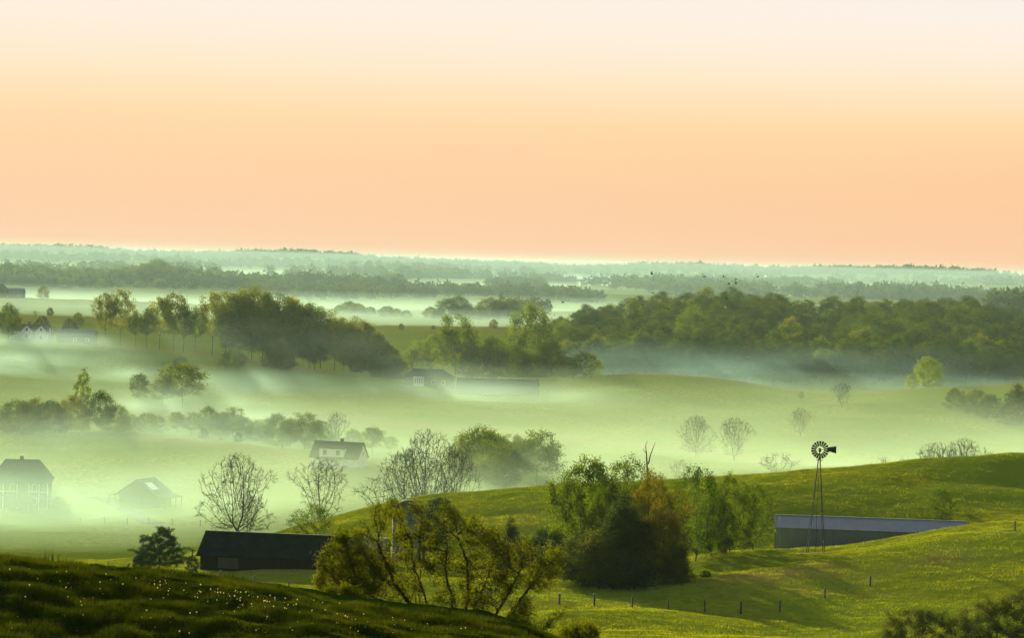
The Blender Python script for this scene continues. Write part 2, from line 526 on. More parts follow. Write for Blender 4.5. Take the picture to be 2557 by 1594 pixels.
for qx, qY, rx_, ry_, am in ((640, 350, 9, 3.5, 0.7), (2170, 398, 15, 3, 0.6), (2036, 381, 2.5, 3, 0.6), (1950, 330, 16, 2.0, 0.45), (1500, 316, 20, 1.2, 0.4), (1014, 390, 5, 5, 0.6), (2400, 350, 8, 4, 0.45), (1300, 440, 3, 14, 0.4)):   # worn ground by the buildings, the fence and along cattle tracks
    wx = P(qx, 1400, qY)[0]
    dry = np.maximum(dry, am * np.exp(-((X_ - wx) / rx_) ** 2 - ((Y_ - qY) / ry_) ** 2))
dry = np.clip(dry * (0.75 + 0.9 * pnoise(X_ / 7, Y_ / 14, 21)), 0, 1)
da = gme.attributes.new('dry', 'FLOAT', 'POINT')
da.data.foreach_set('value', dry.astype(np.float32))
lu_ = gme.attributes.new('hill_shade', 'FLOAT', 'POINT')   # shade of the backlit near hill, painted into the turf colour
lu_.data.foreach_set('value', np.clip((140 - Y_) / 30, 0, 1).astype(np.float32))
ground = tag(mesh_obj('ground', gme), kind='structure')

# ------------------------------------------------------------------ trees: skeletons grown into an envelope, leaves hung on the twigs
M['bark'] = surf_mat('bark', (0.045, 0.036, 0.022), (0.02, 0.017, 0.012), rough=0.95, scale=6, spec=0.1)
M['leaf_olive'] = foliage_mat('leaf_olive', (0.015, 0.038, 0.003), (0.085, 0.116, 0.007), 0.55, (1.15, 1.1, 0.5), rnd=0.6)
M['leaf_gold'] = foliage_mat('leaf_gold', (0.050, 0.070, 0.004), (0.135, 0.140, 0.007), 0.55, (1.1, 1.05, 0.4))
M['leaf_green'] = foliage_mat('leaf_green', (0.022, 0.044, 0.003), (0.080, 0.104, 0.006), 0.55, (1.1, 1.1, 0.5))
M['leaf_lime'] = foliage_mat('leaf_lime', (0.075, 0.13, 0.010), (0.14, 0.19, 0.015), 0.5, (1.2, 1.1, 0.5))
M['leaf_dark'] = foliage_mat('leaf_dark', (0.012, 0.026, 0.010), (0.030, 0.050, 0.014), 0.25)
M['leaf_dusk'] = foliage_mat('leaf_dusk', (0.022, 0.034, 0.005), (0.070, 0.078, 0.009), 0.45)
M['leaf_far'] = foliage_mat('leaf_far', (0.016, 0.032, 0.008), (0.045, 0.062, 0.012), 0.4, scale=0.02)
M['leaf_wood'] = foliage_mat('leaf_wood', (0.006, 0.020, 0.002), (0.046, 0.068, 0.005), 0.5, (1.2, 1.1, 0.5), rnd=0.75)
M['leaf_rust'] = foliage_mat('leaf_rust', (0.050, 0.055, 0.003), (0.125, 0.105, 0.005), 0.55, (1.15, 1.0, 0.4))
M['leaf_willow'] = foliage_mat('leaf_willow', (0.036, 0.050, 0.002), (0.105, 0.120, 0.004), 0.5, (1.1, 1.0, 0.35), scale=0.9)

def colonize(pts, stems, step, kill, infl, r, bias=(0, 0, 0.15), wob=0.25, iters=140):
    """grow a branch skeleton towards the points; stems are polylines of start nodes"""
    nodes, parent = [], []
    for st in stems:
        for k, p in enumerate(st):
            nodes.append(np.array(p, float))
            parent.append(-1 if k == 0 else len(nodes) - 2)
    nodes = np.array(nodes); parent = list(parent)
    A = np.array(pts, float)
    def near(a, nd, off):
        d = np.linalg.norm(a[:, None, :] - nd[None], axis=2)
        j = d.argmin(1)
        return d[np.arange(len(a)), j], j + off
    nd, ni = near(A, nodes, 0)
    bias = np.array(bias)
    for it in range(iters):
        act = nd < infl
        if not act.any():
            infl *= 1.6
            if infl > 60: break
            continue
        d = A[act] - nodes[ni[act]]
        d /= np.linalg.norm(d, axis=1, keepdims=True) + 1e-9
        uniq, inv = np.unique(ni[act], return_inverse=True)
        s = np.zeros((len(uniq), 3))
        np.add.at(s, inv, d)
        s /= np.linalg.norm(s, axis=1, keepdims=True) + 1e-9
        s += bias + r.normal(0, wob, s.shape)
        s /= np.linalg.norm(s, axis=1, keepdims=True) + 1e-9
        new = nodes[uniq] + s * step
        if len(nodes) > 30:   # do not grow into one's own wood
            near_any = np.array([np.min(np.linalg.norm(nodes - q, axis=1)) for q in new])
            okn = near_any > step * 0.45
            stuck = np.isin(ni, uniq[~okn]) & (nd < kill * 1.8)
            A, nd, ni = A[~stuck], nd[~stuck], ni[~stuck]
            new, uniq = new[okn], uniq[okn]
            if len(new) == 0 or len(A) == 0:
                if len(A) == 0: break
                continue
        off = len(nodes)
        nodes = np.vstack([nodes, new]); parent += list(uniq)
        d2, i2 = near(A, new, off)
        b = d2 < nd
        nd[b], ni[b] = d2[b], i2[b]
        keep = nd > kill
        A, nd, ni = A[keep], nd[keep], ni[keep]
        if len(A) == 0 or len(nodes) > 6000: break
    return nodes, np.array(parent)

def radii_of(parent, tip, expo=2.3):
    n = len(parent)
    acc = np.zeros(n)
    for i in range(n - 1, -1, -1):
        if acc[i] == 0: acc[i] = tip ** expo
        if parent[i] >= 0: acc[parent[i]] += acc[i]
    return acc ** (1 / expo)

def wood_mesh(name, nodes, parent, rad, mat, sides=5, twigs=0, twig_len=0.5, r=None, rmin=0.012):
    i = np.where(parent >= 0)[0]
    a, b = nodes[parent[i]], nodes[i]
    ra, rb = np.maximum(np.minimum(rad[parent[i]], rad[i] * 1.35), rmin), np.maximum(rad[i], rmin)
    if twigs and r is not None:
        tips = np.where(rad <= np.quantile(rad, 0.62))[0]
        base = np.repeat(nodes[tips], twigs, 0)
        pd = np.repeat(nodes[tips] - nodes[np.maximum(parent[tips], 0)], twigs, 0)
        pd /= np.linalg.norm(pd, axis=1, keepdims=True) + 1e-9
        dr = pd + r.normal(0, 0.55, base.shape) + np.array([0, 0, 0.25])
        dr /= np.linalg.norm(dr, axis=1, keepdims=True)
        e = base + dr * twig_len * r.uniform(0.4, 1.2, (len(base), 1))
        a, b = np.vstack([a, base]), np.vstack([b, e])
        ra = np.concatenate([ra, np.full(len(base), rmin)]); rb = np.concatenate([rb, np.full(len(base), rmin * 0.6)])
    d = b - a
    d /= np.linalg.norm(d, axis=1, keepdims=True) + 1e-9
    up = np.where(np.abs(d[:, 2:3]) > 0.9, np.array([[1.0, 0, 0]]), np.array([[0, 0, 1.0]]))
    s = np.cross(d, up); s /= np.linalg.norm(s, axis=1, keepdims=True) + 1e-9
    t = np.cross(d, s)
    n = len(a)
    V = np.zeros((n, 2 * sides, 3))
    for k in range(sides):
        an = 2 * math.pi * k / sides
        o = s * math.cos(an) + t * math.sin(an)
        V[:, k] = a + o * ra[:, None]
        V[:, sides + k] = b + o * rb[:, None]
    F = []
    off = np.arange(n)[:, None] * 2 * sides
    for k in range(sides):
        q = np.array([[k, (k + 1) % sides, sides + (k + 1) % sides, sides + k]])
        F.append(off + q)
    return np_mesh(name, V.reshape(-1, 3), np.vstack(F), mat, 4)

def leaves_mesh(name, centers, n, sigma, size, mat, r, droop=0.0, aspect=0.55, dirs=None):
    """n leaf-spray triangles scattered about the twig ends"""
    c = centers[r.integers(0, len(centers), n)] + r.normal(0, 1, (n, 3)) * np.array(sigma)
    d = r.normal(0, 1, (n, 3)); d[:, 2] -= droop
    d /= np.linalg.norm(d, axis=1, keepdims=True)
    e = r.normal(0, 1, (n, 3)); s = np.cross(d, e); s /= np.linalg.norm(s, axis=1, keepdims=True)
    L = size * r.uniform(0.6, 1.4, (n, 1))
    V = np.stack([c - d * L * 0.5 - s * L * aspect * 0.5, c - d * L * 0.5 + s * L * aspect * 0.5, c + d * L * 0.6], 1)
    return np_mesh(name, V.reshape(-1, 3), np.arange(3 * n).reshape(-1, 3), mat, 3)

def envelope(r, n, H, base, R, prof, squash=1.0, shell=0.35, lumpy=1.0):
    """n points in a crown: prof(t) gives the radius fraction from crown base (0) to top (1)"""
    out = []
    lob = r.uniform(0, 6.28, 4)
    while len(out) < n:
        t = r.uniform(0, 1)
        a = r.uniform(0, 2 * math.pi)
        q = math.sqrt(r.uniform(shell ** 2, 1))
        lump = 1 + lumpy * (0.16 * math.sin(3 * a + lob[0] + 5 * t) + 0.12 * math.sin(5 * a + lob[1] - 7 * t))
        rr = R * prof(t) * q * lump
        out.append((rr * math.cos(a), rr * math.sin(a) * squash, H * (base + (1 - base) * t) * (1 if t < .8 else 1 + 0.05 * math.sin(4 * a + lob[2]))))
    return np.array(out)

ROUND = lambda t: max(0.05, math.sqrt(max(0, 1 - (2 * t - 0.85) ** 2 / 1.35)))
DOME = lambda t: math.sqrt(max(0.02, 1 - t * t)) * (0.75 + 0.25 * min(1, t * 4))
VASE = lambda t: (0.35 + 0.75 * t) if t < 0.72 else max(0.08, 0.89 * math.sqrt(max(0, 1 - ((t - 0.72) / 0.29) ** 2)))
CONE = lambda t: max(0.04, (1 - t) ** 0.8 * (0.55 + 0.45 * min(1, t * 6)))
SPIRE = lambda t: max(0.08, math.sin(math.pi * (0.12 + 0.86 * t)) ** 0.8)

PROTO = {}
def proto(key, seed, H=12.0, base=0.25, R=4.5, prof=ROUND, natt=380, leaf='leaf_olive', nleaf=11000, lsize=0.3, sigma=0.5,
          stems=1, lean=0.0, step=0.45, tip=0.012, sides=4, twigs=0, twig_len=0.6, wob=0.25, droop=0.0, shell=0.35, gaps=0.0, aspect=0.55, bias=0.15, rmin=0.012, trunk_top=None, kill=None, expo=2.3, lumpy=1.0):
    r = np.random.default_rng(seed)
    pts = envelope(r, natt, H, base, R, prof, shell=shell, lumpy=lumpy)
    if gaps:   # holes where the sky shows through
        for _ in range(int(gaps)):
            c = pts[r.integers(0, len(pts))]
            pts = pts[np.linalg.norm(pts - c, axis=1) > R * 0.33]
    st = []
    for k in range(stems):
        a = r.uniform(0, 6.28); l = lean * r.uniform(0.5, 1.2) if stems > 1 else lean
        top = (trunk_top if trunk_top is not None else base * 0.9) * H
        n = max(2, int(top / step))
        o = 0.12 * R * r.uniform(0, 1) if stems > 1 else 0.0
        st.append([(math.cos(a) * (o + l * (i / n) * top) + r.normal(0, 0.03), math.sin(a) * (o + l * (i / n) * top) + r.normal(0, 0.03), -0.25 + (top + 0.25) * i / n) for i in range(n + 1)])
    nodes, parent = colonize(pts, st, step, kill or step * 1.6, step * 9, r, (0, 0, bias), wob)
    rad = radii_of(parent, tip, expo)
    wood = wood_mesh(key + '_trunk', nodes, parent, rad, M['bark'], sides, twigs, twig_len, r, rmin)
    crown = None
    if leaf:
        tips = nodes[rad <= np.quantile(rad, 0.72)]
        tips = tips[tips[:, 2] > base * H * 0.75]
        crown = leaves_mesh(key + '_crown', tips, nleaf, (sigma, sigma, sigma * 0.8), lsize, M[leaf], r, droop, aspect)
    top = max(nodes[:, 2].max(), 0) + (0.35 if leaf else twig_len * 0.6)
    PROTO[key] = (wood, crown, top)

proto('oak_a', 1, R=5.0, gaps=2)
proto('oak_b', 2, R=4.4, base=0.2, leaf='leaf_olive', gaps=1)
proto('oak_g', 3, R=4.8, leaf='leaf_gold', gaps=2)
proto('sparse_a', 4, R=3.6, base=0.33, leaf='leaf_gold', nleaf=3800, lsize=0.32, sigma=0.4, gaps=4, natt=300)
proto('sparse_b', 5, R=3.2, base=0.36, leaf='leaf_olive', nleaf=4200, lsize=0.32, sigma=0.4, gaps=4, natt=300, prof=SPIRE)
proto('sparse_c', 6, R=4.2, base=0.3, leaf='leaf_gold', nleaf=4600, lsize=0.32, sigma=0.4, gaps=5, natt=320, prof=VASE)
proto('dense_a', 7, R=6.2, base=0.03, leaf='leaf_olive', nleaf=16000, lsize=0.3, sigma=0.55, prof=DOME)
proto('dense_b', 8, R=5.8, base=0.05, leaf='leaf_green', nleaf=16000, lsize=0.3, sigma=0.55, prof=ROUND)
proto('dense_g', 9, R=6.0, base=0.04, leaf='leaf_gold', nleaf=16000, lsize=0.3, sigma=0.55, prof=DOME)
proto('wood_a', 41, R=5.4, base=0.08, leaf='leaf_wood', nleaf=14000, lsize=0.3, sigma=0.55, prof=ROUND)
proto('wood_b', 42, R=5.8, base=0.05, leaf='leaf_wood', nleaf=14000, lsize=0.3, sigma=0.5, prof=DOME, gaps=1)
proto('wood_c', 43, R=4.6, base=0.12, leaf='leaf_wood', nleaf=12000, lsize=0.3, sigma=0.5, prof=ROUND, gaps=2)
proto('lime_a', 10, R=5.6, base=0.06, leaf='leaf_lime', nleaf=7000, lsize=0.4, sigma=0.5, prof=ROUND)
proto('dark_round', 11, R=7.0, base=0.02, leaf='leaf_dark', nleaf=9000, lsize=0.36, sigma=0.4, prof=DOME)
proto('poplar', 12, R=2.6, base=0.22, leaf='leaf_olive', nleaf=2400, lsize=0.3, sigma=0.22, prof=SPIRE, gaps=4, natt=330)
proto('bare_a', 13, gaps=3, R=4.8, base=0.12, leaf=None, natt=2400, shell=0.1, twigs=5, twig_len=0.55, prof=ROUND, step=0.36, kill=0.5, expo=2.05, tip=0.012, wob=0.07, bias=0.42, lumpy=2.2, rmin=0.011)
proto('bare_b', 14, gaps=4, R=5.2, base=0.12, leaf=None, natt=2400, shell=0.1, twigs=5, twig_len=0.55, prof=VASE, step=0.36, kill=0.5, expo=2.05, tip=0.012, wob=0.07, bias=0.42, lumpy=2.2, rmin=0.011, stems=2, lean=0.25)
proto('bare_c', 15, gaps=3, R=4.4, base=0.14, leaf=None, natt=2200, shell=0.1, twigs=5, twig_len=0.55, prof=VASE, step=0.36, kill=0.5, expo=2.05, tip=0.012, wob=0.07, bias=0.42, lumpy=2.2, rmin=0.011)
proto('brush', 16, H=6.0, R=3.6, base=0.08, leaf=None, natt=260, stems=7, lean=0.45, twigs=3, twig_len=0.7, prof=VASE, step=0.3, trunk_top=0.35, rmin=0.012)
proto('globe', 17, H=8.0, R=5.0, base=0.04, leaf='leaf_olive', natt=420, nleaf=7500, lsize=0.22, sigma=0.26, prof=DOME, stems=9, lean=0.5, trunk_top=0.3, step=0.34, twigs=2, twig_len=0.5)
proto('globe_g', 18, H=8.0, R=4.4, base=0.05, leaf='leaf_green', natt=420, nleaf=7500, lsize=0.2, sigma=0.24, prof=ROUND, stems=7, lean=0.35, trunk_top=0.3, step=0.34, twigs=2, twig_len=0.5)
proto('leafy_near_a', 19, R=5.2, base=0.16, leaf='leaf_green', natt=600, nleaf=22000, lsize=0.22, sigma=0.36, step=0.34, gaps=3, prof=ROUND, stems=2, lean=0.2)
proto('leafy_near_b', 20, R=4.0, base=0.08, leaf='leaf_green', natt=480, nleaf=8500, lsize=0.2, sigma=0.3, step=0.34, gaps=6, prof=SPIRE)
proto('leafy_near_c', 21, R=5.2, base=0.05, leaf='leaf_green', natt=560, nleaf=19000, lsize=0.22, sigma=0.34, step=0.34, gaps=3, prof=ROUND)
proto('rust_near', 22, R=4.6, base=0.08, leaf='leaf_rust', natt=560, nleaf=18000, lsize=0.2, sigma=0.36, step=0.36, prof=ROUND, stems=3, lean=0.15)
proto('cedar', 23, R=4.4, base=0.02, leaf='leaf_dusk', natt=700, nleaf=20000, lsize=0.24, sigma=0.4, prof=CONE, step=0.36, trunk_top=0.8, shell=0.5)
proto('dark_shrub', 24, H=6, R=3.8, base=0.02, leaf='leaf_dark', natt=420, nleaf=9000, lsize=0.22, sigma=0.3, prof=DOME, stems=5, lean=0.4, trunk_top=0.3)
proto('dusk_round', 30, H=6, R=3.8, base=0.02, leaf='leaf_dusk', natt=480, nleaf=16000, lsize=0.18, sigma=0.36, prof=DOME, stems=5, lean=0.35, trunk_top=0.3)
proto('pine', 25, H=8, R=5.6, base=0.06, leaf='leaf_dark', natt=700, nleaf=24000, lsize=0.34, sigma=0.2, prof=lambda t: (1.0 - 0.62 * t ** 1.5) * (0.8 + 0.35 * math.sin(11 * t) ** 2), step=0.3, trunk_top=0.7, aspect=0.2, shell=0.2, bias=0.4, gaps=1, kill=0.4)
0 and proto('snag', 26, H=6, R=1.4, base=0.3, leaf=None, natt=9, prof=VASE, stems=2, lean=0.12, trunk_top=0.6, step=0.3, wob=0.35, rmin=0.05, tip=0.05)
proto('thin_misty', 27, R=3.4, base=0.3, leaf='leaf_olive', nleaf=5000, lsize=0.34, sigma=0.5, gaps=3, natt=300)
proto('bush_gold', 28, H=5, R=4.2, base=0.03, leaf='leaf_lime', natt=300, nleaf=6000, lsize=0.26, sigma=0.35, prof=DOME, stems=5, lean=0.4, trunk_top=0.3)

def plant(name, key, px, Y, top_py, label, cat='tree', group=None, sx=1.0, rz=None, height=None):
    """a tree or shrub standing on the ground at column px, depth Y, its top at picture height top_py"""
    wood, crown, ph = PROTO[key]
    p = at(px, Y)
    if height is None:
        height = P(px, top_py, Y)[2] - p.z
    s = max(height, 0.4) / ph
    e = empty(name, p, random.uniform(0, 6.28) if rz is None else rz, (s * sx, s * sx, s))
    mesh_obj('trunk', wood, e)
    if crown is not None:
        mesh_obj('crown', crown, e)
    return tag(e, label, cat, group)

ORD = ['first', 'second', 'third', 'fourth', 'fifth', 'sixth', 'seventh', 'eighth', 'ninth', 'tenth', 'eleventh', 'twelfth', 'thirteenth', 'fourteenth', 'fifteenth', 'sixteenth', 'seventeenth', 'eighteenth', 'nineteenth', 'twentieth', 'twenty-first', 'twenty-second']
def ordinals(items, key=lambda i: i[0]):
    order = sorted(range(len(items)), key=lambda k: key(items[k]))
    return {k: ORD[n] for n, k in enumerate(order)}
# the dark wood on the right hill: its skyline in the picture, then rows of crowns stepping down to the meadow
SKY = [(1395, 790), (1440, 768), (1500, 755), (1560, 742), (1600, 735), (1680, 730), (1740, 722), (1800, 713), (1850, 722), (1880, 735), (1925, 724), (1970, 735), (2020, 745), (2060, 752), (2100, 735), (2160, 728), (2200, 745), (2240, 736), (2300, 740), (2350, 745), (2400, 738), (2440, 745), (2480, 760), (2530, 785), (2557, 800)]
def skyline(px):
    return float(np.interp(px, [s[0] for s in SKY], [s[1] for s in SKY]))
keys_wood = ['wood_a', 'wood_b', 'wood_c', 'wood_a', 'wood_b', 'wood_c', 'wood_a', 'wood_b', 'oak_b']
rows = [(1500, 0), (1462, 6), (1425, 15), (1388, 28), (1350, 42), (1315, 58), (1280, 74), (1248, 90), (1218, 106)]
cnt = 0
for Yr, drop in rows:
    px = 1395 + drop * 0.2 + random.uniform(0, 20)
    while px < 2640:
        Yj = Yr + random.uniform(-14, 14)
        tp = skyline(min(px, 2557)) + drop * (0.8 if px < 1500 else 1.0) + random.uniform(-8, 16)
        hmax = P(px, tp, Yj)[2] - at(px, Yj).z
        h = min(max(hmax, 10.0), 24.0)
        plant('wood_tree', random.choice(keys_wood + (['dense_g', 'oak_b'] if drop > 30 else [])), px, Yj, None, 'leafy tree in the dense dark wood on the right hill', 'tree', 'trees of the dark wood on the right hill', sx=random.uniform(0.95, 1.35) * min(1.25, max(0.9, 17.5 / h)), height=h)
        cnt += 1
        px += random.uniform(46, 76)

# the wood on the left hill: loose tall trees at its left end, then a close stand
LW = [(562, 727, 1092, 'sparse_a'), (597, 718, 1098, 'sparse_b'), (628, 715, 1090, 'oak_g'), (655, 726, 1100, 'sparse_c'), (690, 734, 1095, 'oak_a'), (716, 741, 1102, 'sparse_c'), (735, 748, 1090, 'sparse_a'),
      (772, 757, 1085, 'oak_b'), (800, 772, 1095, 'oak_a'), (835, 792, 1080, 'sparse_a'), (858, 795, 1090, 'oak_g'), (892, 793, 1082, 'oak_g'), (921, 812, 1084, 'sparse_c'), (948, 838, 1078, 'oak_g'), (972, 862, 1072, 'dense_g'),
      (585, 765, 1078, 'oak_b'), (655, 770, 1076, 'oak_a'), (700, 785, 1070, 'oak_b'), (785, 808, 1068, 'oak_b'), (875, 835, 1064, 'oak_g'), (915, 850, 1062, 'oak_b'), (955, 878, 1062, 'dense_g'), (990, 895, 1064, 'dense_a'),
      (700, 845, 1056, 'dense_g'), (890, 885, 1052, 'oak_g')]
lw_rows = {'back': [t for t in LW if t[2] >= 1078 and t[1] < 865 and t[0] != 585], 'middle': [], 'front': []}
for t in LW:
    if t not in lw_rows['back']: lw_rows['middle' if t[2] > 1060 else 'front'].append(t)
lw_lab = {t: '%s tree from the left, %s row of the close left hill stand' % (ORD[sorted(v).index(t)], rw) for rw, v in lw_rows.items() for t in v}
for k, (px, tp, Y, key) in enumerate(LW):
    plant('wood_tree', key, px, Y, tp, lw_lab[(px, tp, Y, key)], 'tree', 'trees of the close stand on the left hill', sx=1.25 if key.startswith('dense') else 1.05)
LOOSE = [(262, 730, 1085, 'sparse_c', 'wide gold-leaved tree at the left end of the hilltop tree row'),
         (300, 722, 1082, 'sparse_a', 'tallest gold-leaved tree at the left end of the hilltop tree row'),
         (338, 775, 1085, 'sparse_b', 'thin low tree next to the tallest gold tree of the hilltop row'),
         (366, 768, 1083, 'sparse_b', 'thin tree halfway between the two gold tree pairs of the hilltop row'),
         (398, 742, 1080, 'sparse_a', 'forked gold-leaved tree left of centre in the hilltop row'),
         (432, 730, 1078, 'sparse_c', 'broad gold-leaved tree in the middle of the hilltop row'),
         (458, 762, 1080, 'sparse_b', 'slender tree leaning on the broad tree of the hilltop row'),
         (487, 765, 1082, 'sparse_b', 'lone slender tree with a bare trunk before the close stand'),
         (530, 728, 1080, 'sparse_a', 'tall tree with a round gold top at the edge of the close stand'),
         (20, 757, 1076, 'oak_b', 'upright dense tree beside the white farmhouse at the left edge')]
for px, tp, Y, key, lab in LOOSE:
    plant('hilltop_tree', key, px, Y, tp, lab, sx=0.95)

